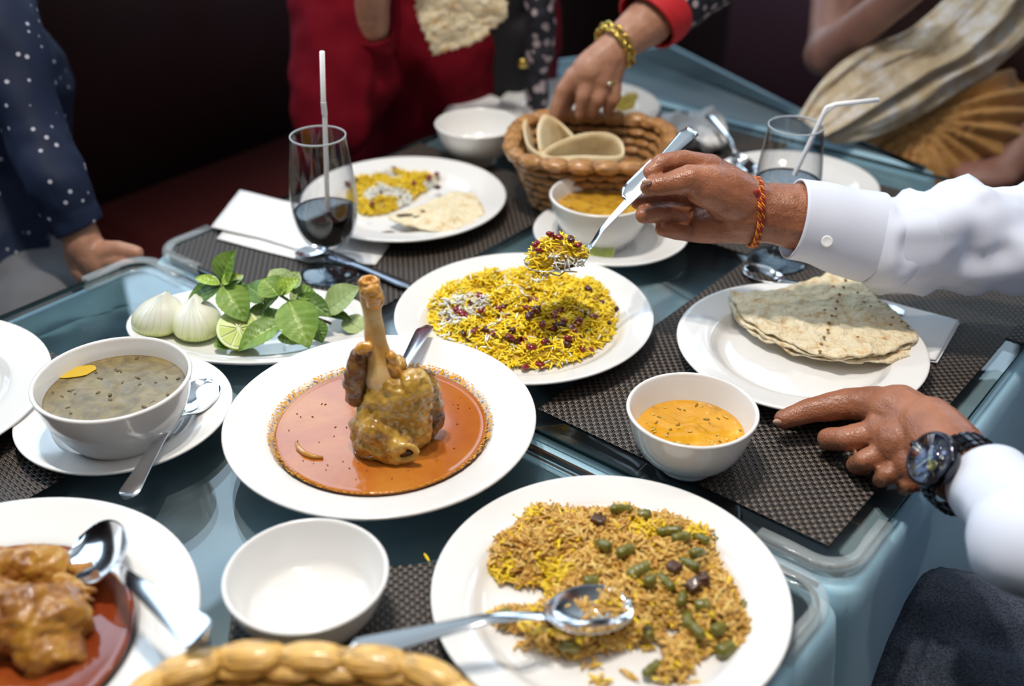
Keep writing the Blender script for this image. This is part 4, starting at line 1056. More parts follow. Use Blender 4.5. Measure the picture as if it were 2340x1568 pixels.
M['leaf'] = mat('basil_leaf', (.13, .24, .035), .38, Coat_Weight=.15, Subsurface_Weight=.0)
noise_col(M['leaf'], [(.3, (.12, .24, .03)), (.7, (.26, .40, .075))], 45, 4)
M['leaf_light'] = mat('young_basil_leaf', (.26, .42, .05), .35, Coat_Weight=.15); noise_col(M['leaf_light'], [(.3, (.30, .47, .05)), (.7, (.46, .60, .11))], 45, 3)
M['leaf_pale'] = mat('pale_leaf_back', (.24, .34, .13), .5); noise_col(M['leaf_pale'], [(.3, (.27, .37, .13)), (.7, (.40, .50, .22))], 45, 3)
M['leaf_dark'] = mat('dark_basil_leaf', (.06, .13, .02), .4); noise_col(M['leaf_dark'], [(.3, (.055, .13, .018)), (.7, (.13, .24, .04))], 45, 3)  # darker green basil leaves
M['stem'] = mat('basil_stem', (.16, .22, .05), .45)
M['stem_brown'] = mat('basil_stem_end', (.12, .07, .03), .6)
def leaf(A, B, wpx, m, parent, up=Vector((0, -.45, 1)), fold=.25, curl=.25):
    ax = B-A; L = ax.length; x = ax.normalized(); W = px(A.lerp(B, .5), wpx)/2
    W *= 1.2; upn = (up-x*up.dot(x)).normalized(); y = upn.cross(x)
    nu, nv = 22, 6; v = []; f = []
    for i in range(nu+1):
        s = i/nu; w_ = W*(math.sin(PI*min(1, s**.82))**.78 if 0 < s < 1 else 0)*1.02+.0002
        if s > .8: w_ *= 1-.35*((s-.8)/.2)
        for j in range(-nv, nv+1):
            q = j/nv
            vein = .0009*math.cos(2*PI*(s*7-abs(q)*1.6))*(abs(q)**.5)*(1-abs(q))*2
            z = fold*w_*abs(q)**1.4*1.2-.0006*(1-min(1, abs(q)*6)) + curl*L*(-(s-.35)**2+.12) + vein*1.3 + .0007*noise.noise(A*50+Vector((s*6, q*3, 0)))
            e = w_*(1+.03*math.sin(s*60)*(abs(q) > .9))
            v.append(A+x*(s*L)+y*(q*e)+upn*z)
    m_ = 2*nv+1; N = len(v); v += [p-upn*.00035 for p in v]
    for i in range(nu):
        for j in range(m_-1): a = i*m_+j; f.append((a, a+1, a+1+m_, a+m_)); f.append((N+a+m_, N+a+m_+1, N+a+1, N+a))
    o = link('leaf', v, f, m, parent); to_local(o, parent)
    r = tube('midrib', [v[i*m_+nv]+upn*.0001 for i in range(0, nu)], [.00065*(1-i/nu)+.00015 for i in range(nu)], M['leaf_light'] if m is not M['leaf_pale'] else M['leaf_pale'], o, 5)
    r.data.transform(Matrix.Translation(-parent.location)); return o
zp = GZ+.008
def sprig(label, base, stems, leaves):
    t = thing('basil_sprig', label, 'herb', base)
    for pts, r, m in stems:
        to_local(tube('stem', [P(u, v, zp+h) for u, v, h in pts], r, M[m], t, 8), t)
    for (u0, v0, h0), (u1, v1, h1), w_, m, fo in leaves:
        leaf(P(u0, v0, zp+h0), P(u1, v1, zp+h1), w_, M[m], t, fold=fo)
    return t
sprig('basil sprig standing tallest on the oval plate behind the onion halves', P(530, 700, zp),
      [([(505, 648, .050), (512, 670, .040), (530, 700, .022), (560, 728, .010)], .0012, 'stem')],
      [((507, 645, .050), (533, 572, .085), 56, 'leaf', .30), ((503, 650, .050), (443, 633, .055), 22, 'leaf_light', .3), ((508, 648, .052), (545, 626, .062), 27, 'leaf_light', .3),
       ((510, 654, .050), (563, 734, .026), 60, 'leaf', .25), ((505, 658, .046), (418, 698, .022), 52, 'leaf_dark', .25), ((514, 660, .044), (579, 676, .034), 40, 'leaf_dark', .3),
       ((530, 655, .045), (556, 626, .05), 18, 'leaf_pale', .4), ((532, 664, .035), (548, 700, .02), 34, 'leaf', .3)])
sprig('basil sprig in the middle of the oval plate with a broad veined front leaf', P(690, 715, zp),
      [([(639, 674, .046), (655, 684, .042), (676, 700, .034), (710, 722, .018), (740, 733, .010)], .0014, 'stem'), ([(740, 733, .010), (757, 740, .007)], .0015, 'stem_brown')],
      [((636, 676, .047), (598, 636, .060), 56, 'leaf', .25), ((638, 674, .048), (681, 636, .062), 34, 'leaf_light', .35), ((635, 677, .045), (598, 706, .028), 34, 'leaf', .3),
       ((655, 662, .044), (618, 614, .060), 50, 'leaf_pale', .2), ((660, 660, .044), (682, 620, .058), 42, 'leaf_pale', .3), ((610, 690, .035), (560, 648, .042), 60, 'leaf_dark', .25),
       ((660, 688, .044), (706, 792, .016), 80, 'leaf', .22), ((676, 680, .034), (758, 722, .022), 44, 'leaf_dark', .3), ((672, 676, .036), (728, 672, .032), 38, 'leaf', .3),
       ((640, 672, .05), (652, 655, .058), 16, 'leaf_light', .3), ((675, 652, .045), (668, 700, .03), 14, 'leaf_pale', .4)])
sprig('pale basil leaves at the right end of the oval plate beside the marrow bone', P(760, 720, zp),
      [([(700, 705, .020), (740, 712, .016), (785, 727, .008)], .0011, 'stem')],
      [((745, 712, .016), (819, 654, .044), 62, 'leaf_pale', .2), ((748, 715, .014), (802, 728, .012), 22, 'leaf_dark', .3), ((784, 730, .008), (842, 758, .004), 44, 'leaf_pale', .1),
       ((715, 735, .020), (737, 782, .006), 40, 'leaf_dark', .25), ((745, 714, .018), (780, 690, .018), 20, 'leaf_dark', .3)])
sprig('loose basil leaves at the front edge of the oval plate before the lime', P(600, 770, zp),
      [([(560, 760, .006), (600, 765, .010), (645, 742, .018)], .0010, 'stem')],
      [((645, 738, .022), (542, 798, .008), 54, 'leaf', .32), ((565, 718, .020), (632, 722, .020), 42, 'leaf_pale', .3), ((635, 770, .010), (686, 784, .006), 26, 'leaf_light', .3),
       ((510, 765, .010), (528, 798, .003), 36, 'leaf_dark', .3), ((490, 785, .004), (530, 796, .004), 22, 'leaf', .3), ((610, 735, .018), (640, 705, .02), 40, 'leaf', .3), ((560, 790, .004), (590, 775, .008), 26, 'leaf_dark', .3)])

# ---- lamb shank
zb0 = GZ+.0245
M['meat'] = mat('braised_lamb', (.38, .20, .035), .24, Coat_Weight=.6, Coat_Roughness=.1, Subsurface_Weight=.1, Subsurface_Scale=.008)
noise_col(M['meat'], [(.32, (.09, .035, .010)), (.43, (.32, .16, .022)), (.55, (.54, .32, .055)), (.72, (.70, .48, .12))], 38, 6, .65, dist=.6); bump(M['meat'], 90, .7, .004, 5)
M['meat_dark'] = mat('dark_lamb_muscle', (.12, .05, .02), .25, Coat_Weight=.5)
noise_col(M['meat_dark'], [(.3, (.05, .018, .008)), (.55, (.15, .06, .02)), (.8, (.30, .16, .04))], 50, 5); bump(M['meat_dark'], 120, .7, .003, 5)
M['bone'] = mat('marrow_bone', (.72, .44, .16), .35, Coat_Weight=.3)
noise_col(M['bone'], [(.30, (.62, .30, .05)), (.5, (.72, .44, .15)), (.7, (.84, .68, .42))], 28, 4, dist=.5)
M['gristle'] = mat('gristle', (.62, .30, .05), .2, Coat_Weight=.7, Subsurface_Weight=.3, Subsurface_Scale=.004)
def B3(u, v, dy, rpx):
    p = PY(u, v, yL+dy); return (p, px(p, rpx))
base = P(905, 1020, zb0); yL = base.y
t = thing('lamb_shank', 'braised lamb shank with tall bare bone standing in the orange broth', 'meat', base)
cap = lambda a, b: ('c', a[0], a[1], b[0], b[1])
prims = [cap(B3(850, 1010, -.010, 44), B3(905, 1025, -.012, 44)), cap(B3(905, 900, 0, 50), B3(870, 1000, 0, 58)), cap(B3(950, 880, 0, 42), B3(935, 985, .005, 50)),
         cap(B3(860, 900, 0, 34), B3(845, 985, 0, 44)), cap(B3(880, 870, .01, 30), B3(900, 830, .012, 26)), cap(B3(978, 870, .012, 24), B3(985, 925, .014, 26)),
         cap(B3(965, 865, .01, 26), B3(930, 900, -.005, 34)), cap(B3(905, 1010, -.018, 34), B3(850, 985, -.016, 34)), cap(B3(925, 1040, -.012, 24), B3(890, 1048, -.012, 22)),
         cap(B3(880, 1050, .0, 34), B3(960, 1010, .01, 34)), cap(B3(850, 1035, -.004, 34), B3(860, 1060, 0, 30))]
def md(p):
    q = noise.fractal(p*55, 1, 2.1, 4); r = noise.noise(p*Vector((30, 30, 55)).length/2.2) if False else noise.noise(Vector((p.x*60, p.y*60, p.z*130)))
    rid = -abs(noise.noise(p*24+Vector((9, 1, 4))))
    fb = noise.noise(Vector((p.x*150+p.z*40, p.y*60, p.z*40-p.x*30)))
    return .0030*q+.0012*r+.0055*(rid+.18)+.0011*fb+.0012*noise.fractal(p*160, 1, 2, 2)
o = blob('meat', prims, .0014, 3, M['meat'], t, md); to_local(o, t)
o = blob('side_muscle', [cap(B3(820, 815, .004, 22), B3(810, 870, .002, 28)), cap(B3(810, 870, .002, 28), B3(812, 905, .002, 24)), cap(B3(835, 800, .004, 20), B3(850, 790, .006, 14))], .0012, 2, M['meat_dark'], t, fbm(70, .0022, 4, 3)); to_local(o, t)
o = blob('right_muscle', [cap(B3(960, 868, .016, 24), B3(990, 905, .018, 20)), cap(B3(990, 905, .018, 20), B3(995, 965, .016, 20)), cap(B3(995, 965, .014, 18), B3(972, 1005, .008, 16))], .0012, 2, M['meat_dark'], t, fbm(70, .0025, 4, 5)); to_local(o, t)
bpts = [(B3(u, v, dy, r)) for u, v, dy, r in ((843, 642, .012, 24), (845, 665, .012, 23.5), (850, 710, .011, 22.5), (858, 765, .009, 23), (864, 800, .007, 26), (872, 850, .004, 35), (885, 900, 0, 38))]
bl_ = cr([tuple(p)+(r,) for p, r in bpts], 8); v, f = tube_data([q[:3] for q in bl_], [q[3] for q in bl_], 40, .92)
v = [p+Vector((noise.noise(p*60), noise.noise(p*60+Vector((5, 0, 0))), 0))*.0022 for p in v]
o = link('bone', v, f, M['bone'], t); to_local(o, t)
top_ = [bpts[0][0]+Vector((math.cos(a)*.0062, math.sin(a)*.0062, .0004)) for a in np.linspace(0, 2*PI, 20)]
o = tube('marrow_rim', top_, .0016, M['gristle'], t, 8, caps=False); to_local(o, t)
o = blob('bone_cap', [cap(B3(838, 662, .009, 18), B3(852, 664, .006, 19)), cap(B3(852, 690, .008, 19), B3(854, 676, .006, 20)), cap(B3(866, 690, .008, 11), B3(864, 668, .010, 12)), cap(B3(824, 642, .008, 6), B3(828, 662, .008, 8)), cap(B3(836, 636, .012, 6), B3(846, 634, .012, 7))], .0010, 2, M['gristle'], t, fbm(120, .0012, 3, 2)); to_local(o, t)
o = blob('gristle', [cap(B3(822, 800, -.001, 12), B3(842, 790, -.001, 12)), cap(B3(893, 815, 0, 14), B3(905, 850, 0, 14)), cap(B3(905, 850, 0, 12), B3(925, 875, .0, 12))], .0011, 2, M['gristle'], t, fbm(120, .002, 3, 4)); to_local(o, t)
tor = [P(900+30*math.cos(a), 1046+17*math.sin(a), zb0+.010) for a in np.linspace(0, 2*PI, 24)]
tor = [PY(918+34*math.cos(a), 1034+17*math.sin(a), yL-.026) for a in np.linspace(0, 2*PI, 24)]
o = tube('cut_bone_ring', tor, .0028, M['meat'], t, 8, caps=False); to_local(o, t)
o = sball('marrow_hollow', PY(918, 1035, yL-.0235), (.0115, .003, .0058), mat('hollow', (.05, .015, .006), .3), t); to_local(o, t)
op = [P(u, v, zb0+.0012) for u, v in ((677, 1012), (683, 1025), (697, 1037), (715, 1044), (738, 1046))]
tag(tube('onion_slice', op, [.0015, .0024, .0026, .0022, .0012], mat('cooked_onion', (.50, .24, .05), .15, Coat_Weight=.8), None, 8), 'curved slice of cooked onion floating in the lamb broth', 'onion')
# ---- meat in the bottom left stew
def BZ(u, v, z, rpx): p = P(u, v, z); return (p, px(p, rpx))
zs = GZ+.028
t = thing('stewed_meat', 'large piece of braised meat in the red stew, bottom left', 'meat', P(100, 1420, zs))
M['meat2'] = mat('stewed_meat', (.40, .18, .025), .4, Coat_Weight=.15); noise_col(M['meat2'], [(.30, (.06, .02, .006)), (.43, (.26, .09, .012)), (.58, (.42, .19, .022)), (.75, (.52, .30, .04))], 34, 6, .7, dist=.8); bump(M['meat2'], 60, .5, .004, 4)
o = blob('meat', [cap(BZ(20, 1310, zs+.008, 62), BZ(110, 1300, zs+.006, 52)), cap(BZ(60, 1420, zs+.012, 95), BZ(150, 1410, zs+.010, 66)), cap(BZ(150, 1410, zs+.008, 62), BZ(160, 1350, zs+.010, 30)),
     cap(BZ(-60, 1420, zs+.008, 110), BZ(60, 1420, zs+.010, 90)), cap(BZ(90, 1500, zs, 62), BZ(150, 1490, zs, 52)), cap(BZ(-60, 1330, zs+.006, 80), BZ(20, 1310, zs+.004, 60))], .0018, 3, M['meat2'], t,
     lambda p: .004*noise.fractal(p*45, 1, 2, 4)+.011*(.15-abs(noise.noise(p*26)))+.0012*noise.fractal(p*150, 1, 2, 2)); to_local(o, t)
o = blob('shreds', [cap(BZ(170, 1300, zs+.010, 14), BZ(205, 1290, zs+.008, 8)), cap(BZ(170, 1345, zs+.012, 14), BZ(215, 1350, zs+.010, 7)), cap(BZ(175, 1360, zs+.01, 10), BZ(212, 1372, zs+.006, 6)), cap(BZ(140, 1330, zs+.012, 22), BZ(180, 1335, zs+.012, 12))], .0012, 2, M['meat2'], t, fbm(90, .0015, 3, 4)); to_local(o, t)

# ================================================================= BASKETS
def basket(name, label, c, z, rx, ry, H, rot, rows, col, nseg=34, flare=.72, spec=.3):
    t = thing(name, label, 'basket', (c.x, c.y, z), rot)
    m = mat('rattan_'+col[0], col[1], .30, Coat_Weight=spec, Coat_Roughness=.15)
    oi = nd(m, 'ShaderNodeObjectInfo'); mp = nd(m, 'ShaderNodeMapping'); mp.inputs['Scale'].default_value = (1.6, 9, 9); ml = nd(m, 'ShaderNodeMath', operation='MULTIPLY'); ml.inputs[1].default_value = 37.0
    lk(m, oi.outputs['Random'], ml.inputs[0]); lk(m, ml.outputs[0], mp.inputs['Location']); lk(m, coord(m), mp.inputs['Vector'])
    nz_ = nd(m, 'ShaderNodeTexNoise'); nz_.inputs['Scale'].default_value = 1.0; nz_.inputs['Detail'].default_value = 4; lk(m, mp.outputs[0], nz_.inputs['Vector'])
    rr_ = nd(m, 'ShaderNodeValToRGB'); e = rr_.color_ramp.elements; e[0].position = .34; e[0].color = (*[k*.28 for k in col[1]], 1); e[1].position = .72; e[1].color = (*[min(.95, k*1.25) for k in col[1]], 1); e.new(.48).color = (*col[1], 1)
    lk(m, nz_.outputs[0], rr_.inputs[0]); lk(m, rr_.outputs[0], bsdf(m).inputs['Base Color'])
    bp_ = nd(m, 'ShaderNodeBump'); bp_.inputs['Strength'].default_value = .8; bp_.inputs['Distance'].default_value = .003; lk(m, nz_.outputs[0], bp_.inputs['Height']); lk(m, bp_.outputs[0], bsdf(m).inputs['Normal'])
    if ('seg', col[0]) not in M:
        v, f = tube_data([(x, 0, .12*(1-4*x*x)) for x in np.linspace(-.5, .5, 9)], [.24, .41, .48, .5, .5, .5, .48, .41, .24], 18)
        bm = bmesh.new(); vs = [bm.verts.new(q) for q in v]
        for q in f: bm.faces.new([vs[i] for i in q])
        for w_ in bm.verts:
            an = math.atan2(w_.co.z-.12*(1-4*w_.co.x**2), w_.co.y); k = 1+.07*math.sin(an*7+w_.co.x*2); w_.co.y *= k; w_.co.z *= k
        bmesh.ops.recalc_face_normals(bm, faces=bm.faces[:]); me = bpy.data.meshes.new('rattan_strand'); bm.to_mesh(me); bm.free(); me.materials.append(m)
        me.polygons.foreach_set('use_smooth', [True]*len(me.polygons)); M[('seg', col[0])] = me
    me = M[('seg', col[0])]
    def sup(a, r_x, r_y, e=.55): ca, sa = math.cos(a), math.sin(a); return Vector((r_x*abs(ca)**e*(1 if ca > 0 else -1), r_y*abs(sa)**e*(1 if sa > 0 else -1), 0))
    def ring(k_, zz, n, size, name_, off=0, e=.55):
        rr = flare+(1-flare)*k_; dense = [sup(2*PI*i/720, rx*rr, ry*rr, e) for i in range(721)]
        cum = [0]
        for i in range(720): cum.append(cum[-1]+(dense[i+1]-dense[i]).length)
        L = cum[-1]
        def at(s):
            s %= L; lo = np.searchsorted(cum, s)-1; lo = max(0, min(719, lo)); f_ = (s-cum[lo])/(cum[lo+1]-cum[lo]+1e-9); return dense[lo].lerp(dense[lo+1], f_)
        for i in range(n):
            a, b = at((i+off)*L/n), at((i+1+off)*L/n); mid = (a+b)/2; d = b-a
            o = link_me(name_, me, t); o.location = mid+Vector((0, 0, zz+random.uniform(-.0006, .0006))); o.rotation_euler = (random.uniform(-.15, .15), 0, math.atan2(d.y, d.x)); o.scale = (d.length*1.01, size*random.uniform(.9, 1.1), size*.82*random.uniform(.92, 1.1))
    for r in range(rows):
        k_ = r/rows; ring(k_, .008+H*k_, nseg, H/rows*1.12, 'rattan_strand', .5*(r % 2))
    ring(1.03, H, int(nseg*.82), .0205, 'rim_strand')
    # inner wall and base, coloured dark as the shade in strand gaps
    dense = [sup(2*PI*i/96, 1, 1) for i in range(96)]; v = []; f = []
    prof = [(0, .006), (flare*.95, .006), (flare*.955, .010), (.965, H), (.985, H), (flare*.985, .004), (0, .002)]
    for k_, zz in prof:
        for p in dense: v.append((p.x*rx*k_, p.y*ry*k_, zz))
    for i in range(len(prof)-1):
        for j in range(96): a, b = i*96+j, i*96+(j+1) % 96; f.append((a, b, b+96, a+96))
    bm = bmesh.new(); vs = [bm.verts.new(q) for q in v]
    for q in f: bm.faces.new([vs[i] for i in q])
    bmesh.ops.remove_doubles(bm, verts=bm.verts[:], dist=1e-6)
    bm_obj('gap_shade_backing', bm, mat('gap_shade_backing_'+col[0], tuple(k*.12 for k in col[1]), .7), t)
    return t
zr = ZS+.082
cb = P(1352, 318, zr); 
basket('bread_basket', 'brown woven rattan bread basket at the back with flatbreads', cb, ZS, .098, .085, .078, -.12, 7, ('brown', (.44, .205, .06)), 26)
pf = P(708, 1492, GZ+.085)
basket('bread_basket', 'golden woven rattan basket cut off at the bottom edge', Vector((pf.x-.002, pf.y-.088, 0)), GZ, .102, .088, .078, -.04, 6, ('golden', (.82, .47, .12)), 22, spec=.6)
# breads in the back basket
t = thing('flatbread', 'soft folded flatbread rising over the front of the back basket', 'bread', P(1330, 340, zr))
def band(pts, w_vec, m, parent, name, th=.003):
    """curved sheet swept along pts (top edge) and hanging w_vec"""
    pts = [Vector(p) for p in cr([tuple(p) for p in pts], 6)]; k = 6; v = []; f = []; n = len(pts)
    for i, p in enumerate(pts):
        tg = (pts[min(i+1, n-1)]-pts[max(i-1, 0)]).normalized(); nn = tg.cross(Vector(w_vec)).normalized()
        for s_ in (1, -1):
            for j in range(k+1):
                jj = j if s_ == 1 else k-j; e = min(1, .35+jj*.4)
                q = p+Vector(w_vec)*(jj/k)+nn*(s_*th/2*(e if jj < 2 else 1))+nn*(.0015*noise.noise(p*40+Vector((jj*.5, 0, 0)))); v.append(q)
    m_ = 2*(k+1)
    for i in range(n-1):
        for j in range(m_): a, b = i*m_+j, i*m_+(j+1) % m_; f.append((a, b, b+m_, a+m_))
    f += [tuple(range(m_)), tuple(range((n-1)*m_, n*m_))[::-1]]
    bm = bmesh.new(); vs = [bm.verts.new(q) for q in v]
    for q in f: bm.faces.new([vs[i] for i in q])
    o = bm_obj(name, bm, m, parent); to_local(o, parent); return o
band([P(1238, 352, zr+.002), P(1262, 332, zr+.006), P(1300, 315, zr+.014), P(1345, 303, zr+.018), P(1395, 306, zr+.016), P(1420, 325, zr+.008), P(1424, 350, zr+.001), P(1400, 358, zr-.001), P(1340, 357, zr-.001), P(1280, 358, zr), P(1235, 358, zr)], (0, .012, -.045), M['bread_soft'], t, 'bread_fold', .0042)
t = thing('flatbread', 'flatbread leaning on the left side of the back basket under the fingers', 'bread', P(1220, 300, zr))
band([P(1205, 268, zr+.004), P(1196, 290, zr+.006), P(1202, 318, zr+.006), P(1225, 345, zr+.004), P(1270, 362, zr+.002), P(1330, 366, zr+.001)], (.014, .008, -.05), M['bread_soft'], t, 'bread_fold', .0042)
band([P(1232, 340, zr+.004), P(1228, 310, zr+.012), P(1232, 280, zr+.018), P(1245, 262, zr+.020), P(1275, 275, zr+.01), P(1310, 310, zr)], (.016, .006, -.045), M['bread_soft'], t, 'bread_flap', .0042)

# ================================================================= PEOPLE
def join_into(o, others):
    bm = bmesh.new(); bm.from_mesh(o.data)
    for q in others: bm.from_mesh(q.data); 
    bm.to_mesh(o.data); bm.free()
    for q in others: bpy.data.objects.remove(q)
    o.data.polygons.foreach_set('use_smooth', [True]*len(o.data.polygons)); return o
def sleeve(name, rings, m, parent, seg=72, th=.0015, wr=.004, seed=0, ws=22, flat=1.0, open_end=True):
    """rings: (centre, radius); a cloth tube with folds and a real opening at the first ring"""
    pts = cr([tuple(c)+(r,) for c, r in rings], 9); C_ = [Vector(p[:3]) for p in pts]; Rr = [p[3] for p in pts]; n = len(pts)
    v = []; f = []; s = None; rows = []
    for i, c in enumerate(C_):
        t = (C_[min(i+1, n-1)]-C_[max(i-1, 0)]).normalized()
        if s is None: s = t.cross(Vector((0, 0, 1))).normalized()
        s = (s-t*s.dot(t)).normalized(); b = s.cross(t); k = min(1, i/6)
        row = []
        for j in range(seg):
            a = 2*PI*j/seg; d = s*math.cos(a)*flat+b*math.sin(a)
            q = c+d*Rr[i]; fo = noise.noise(Vector((q.x*ws+seed, q.y*ws, q.z*ws*.8)))+.5*noise.noise(Vector((q.x*ws*2.3, q.y*ws*2.3+seed, q.z*ws*2)))
            fo2 = 1-2*abs(noise.noise(Vector((q.x*ws*.8+q.z*ws*.6, q.y*ws*.4, seed))))
            row.append(c+d*(Rr[i]+wr*k*(fo+.8*fo2-.5)))
        rows.append((row, c))
    inner = [[p+(c-p).normalized()*th for p in row] for row, c in rows]
    allr = [inner[min(14, n-1)], inner[6], inner[0]]+[r for r, c in rows]
    for row in allr: v += row
    for i in range(len(allr)-1):
        for j in range(seg): a, b = i*seg+j, i*seg+(j+1) % seg; f.append((a, b, b+seg, a+seg))
    bm = bmesh.new(); vs = [bm.verts.new(q) for q in v]
    for q in f: bm.faces.new([vs[i] for i in q])
    o = bm_obj(name, bm, m, parent); to_local(o, parent); return o
def H(u, v, y, r): p = PY(u, v, y); return (p, px(p, r))
def HZ(u, v, z, r): p = P(u, v, z); return (p, px(p, r))
def chain(*js): return [cap(a, b) for a, b in zip(js[:-1], js[1:])]
def ringpath(c, axis, R, n=40, tilt=None, flat=1):
    a = axis.normalized(); s = a.orthogonal().normalized(); b = a.cross(s)
    return [c+(s*math.cos(2*PI*k/n)+b*math.sin(2*PI*k/n)*flat)*R for k in range(n+1)]
def figure(root, m, pel, neck, head, sh, extra, hairlen=.0, hm=None):
    """coarse covered body: neck and head with face, reaching down into the clothes"""
    d = Vector((0, 0, 1)); f = root['face']; fv = Vector((f[0], f[1], 0)); sv = Vector((-f[1], f[0], 0))
    Rm = Matrix((fv, sv, d)).transposed()
    pr = [('c', pel, .12, neck-d*.12, .11), ('c', neck-d*.12, .06, neck+d*.05, .052), ('e', head, (.093, .075, .118), Rm), ('e', head+fv*.03-d*.05, (.06, .055, .06), Rm),
          ('c', head+fv*.088+d*.012, .007, head+fv*.104-d*.022, .013), ('e', head+sv*.076-d*.01, (.018, .008, .03), Rm), ('e', head-sv*.076-d*.01, (.018, .008, .03), Rm),
          ('e', head+fv*.087-d*.056, (.008, .022, .006), Rm), ('e', head+fv*.085-d*.066, (.008, .018, .006), Rm)]
    for a, b in sh: pr.append(('c', neck-d*.06, .05, a, .05)); pr.append(('c', a, .04, b, .027))
    o = blob('body', pr+extra, .006, 3, m, root); to_local(o, root)
    for sgn in (-1, 1):
        e = sball('eye', head+fv*.083+sv*.031*sgn+d*.002, (.008, .013, .010), M['china'], root, Rm); to_local(e, root)
        e = sball('iris', head+fv*.090+sv*.031*sgn+d*.002, (.003, .005, .005), M['hair'], root, Rm); to_local(e, root)
    h = blob('hair', [('e', head-fv*.012+d*.022, (.100, .084, .112), Rm)]+([('c', head-fv*.05, .07, head-fv*.07-d*hairlen, .07)] if hairlen else []), .006, 2, M['hair'], root, fbm(40, .004, 3, 1))
    bm = bmesh.new(); bm.from_mesh(h.data)
    bmesh.ops.delete(bm, geom=[w_ for w_ in bm.verts if (w_.co-head).dot(fv) > .035 and (w_.co-head).z < .055], context='VERTS'); bm.to_mesh(h.data); bm.free(); to_local(h, root)
    return o

# ---------- man in the white shirt (right): right hand lifts the spoon, left hand holds the plate
t = thing('person', 'man in a white shirt lifting a spoon of rice, black watch on his other wrist', 'person', (.76, .52, 0)); t['face'] = (-.96, .28)
Y1 = P(1740, 490, .885).y
def h1(u, v, dy, r): return H(u, v, Y1+dy, r)
prims = chain(h1(2200, 548, .005, 58), h1(1990, 532, .002, 66), h1(1850, 500, 0, 79), h1(1765, 488, 0, 70), h1(1700, 484, 0, 64))
prims += chain(h1(1720, 470, 0, 60), h1(1660, 440, -.004, 60), h1(1612, 425, -.010, 48))                  # thenar side
prims += chain(h1(1720, 500, 0, 58), h1(1650, 506, .004, 52), h1(1606, 515, .008, 42))                    # heel
prims += chain(h1(1700, 455, .012, 56), h1(1640, 405, .018, 42), h1(1618, 385, .018, 34))                 # back of the hand
prims += chain(h1(1640, 450, .016, 46), h1(1610, 480, .020, 34))
prims += chain(h1(1620, 420, -.010, 44), h1(1575, 408, -.016, 33), h1(1528, 419, -.018, 26), h1(1484, 428, -.018, 21))   # thumb
prims += chain(h1(1625, 385, .016, 32), h1(1560, 366, .012, 24.5), h1(1512, 372, .002, 22), h1(1487, 393, -.004, 19.5))     # index
prims += chain(h1(1606, 470, .024, 26), h1(1535, 452, .020, 21), h1(1478, 458, .006, 18), h1(1456, 464, .002, 15))         # middle
prims += chain(h1(1600, 500, .016, 25), h1(1542, 484, .008, 22), h1(1500, 488, -.004, 22), h1(1471, 492, -.010, 20))        # ring
prims += chain(h1(1606, 535, .006, 22), h1(1560, 531, .000, 19.5), h1(1535, 527, -.006, 19.5), h1(1514, 523, -.008, 18))      # little
hb1 = blob('hand1', prims, .0016, 5, M['skin'], None, fbm(60, .0008, 3, 2))
# left hand at the plate
prims = chain(HZ(2320, 1170, .828, 70), HZ(2262, 1118, .812, 76), HZ(2200, 1070, .806, 86), HZ(2120, 985, .804, 80))
prims += chain(HZ(2130, 1000, .800, 80), HZ(2050, 945, .800, 68), HZ(2005, 930, .795, 48))
prims += chain(HZ(2130, 1010, .798, 82), HZ(2062, 1010, .792, 66), HZ(2020, 985, .790, 50))
prims += chain(HZ(2150, 1030, .796, 80), HZ(2095, 1060, .788, 52))
prims += chain(HZ(2010, 925, .796, 44), HZ(1940, 922, .789, 37), HZ(1855, 938, .781, 30), HZ(1790, 958, .775, 23))       # thumb
prims += chain(HZ(2015, 985, .788, 34), HZ(1935, 1003, .782, 29), HZ(1893, 1002, .772, 26), HZ(1905, 1012, .761, 21))
prims += chain(HZ(2040, 1030, .784, 32), HZ(1975, 1052, .778, 25), HZ(1955, 1062, .764, 22), HZ(1975, 1068, .760, 20))
prims += chain(HZ(2085, 1065, .782, 30), HZ(2025, 1086, .776, 23), HZ(2012, 1096, .764, 20))
prims += chain(HZ(2130, 1085, .784, 30), HZ(2078, 1108, .776, 20), HZ(2066, 1116, .766, 18))
hb2 = blob('hand2', prims, .0016, 5, M['skin'], None, lambda p: .0008*noise.fractal(p*60, 1, 2, 3)+.0004*math.sin(p.x*900+8*noise.noise(p*30))*max(0, noise.noise(p*22)))
NK = Vector((.72, .54, 1.20)); HD = Vector((.69, .55, 1.37))
el1 = PY(2500, 552, Y1-.02); el2 = Vector((.56, .50, .86))
body = figure(t, M['skin'], Vector((.76, .52, .52)), NK, HD, [(Vector((.72, .70, 1.10)), el1), (Vector((.70, .36, 1.10)), el2)],
    [('c', el1, .030, PY(2200, 548, Y1+.005), .024), ('c', el2, .024, P(2400, 1262, .835), .022), ('c', P(2400, 1262, .835), .022, P(2325, 1180, .826), .020)])
for q in (hb1, hb2): to_local(q, t)
join_into(body, [hb1, hb2])
to_local(blob('shirt', [('c', Vector((.77, .52, .50)), .155, Vector((.74, .53, 1.02)), .15), ('c', Vector((.73, .68, 1.09)), .07, Vector((.71, .38, 1.09)), .07), ('c', Vector((.76, .60, .6)), .13, Vector((.76, .44, .6)), .13),
    ('c', Vector((.72, .70, 1.09)), .068, el1.lerp(Vector((.72, .70, 1.09)), .4), .062), ('c', Vector((.70, .36, 1.09)), .068, el2.lerp(Vector((.70, .36, 1.09)), .4), .06)], .006, 4, M['shirt'], t, fbm(16, .008, 3, 3)), t)
sh1 = Vector((.72, .68, 1.07))
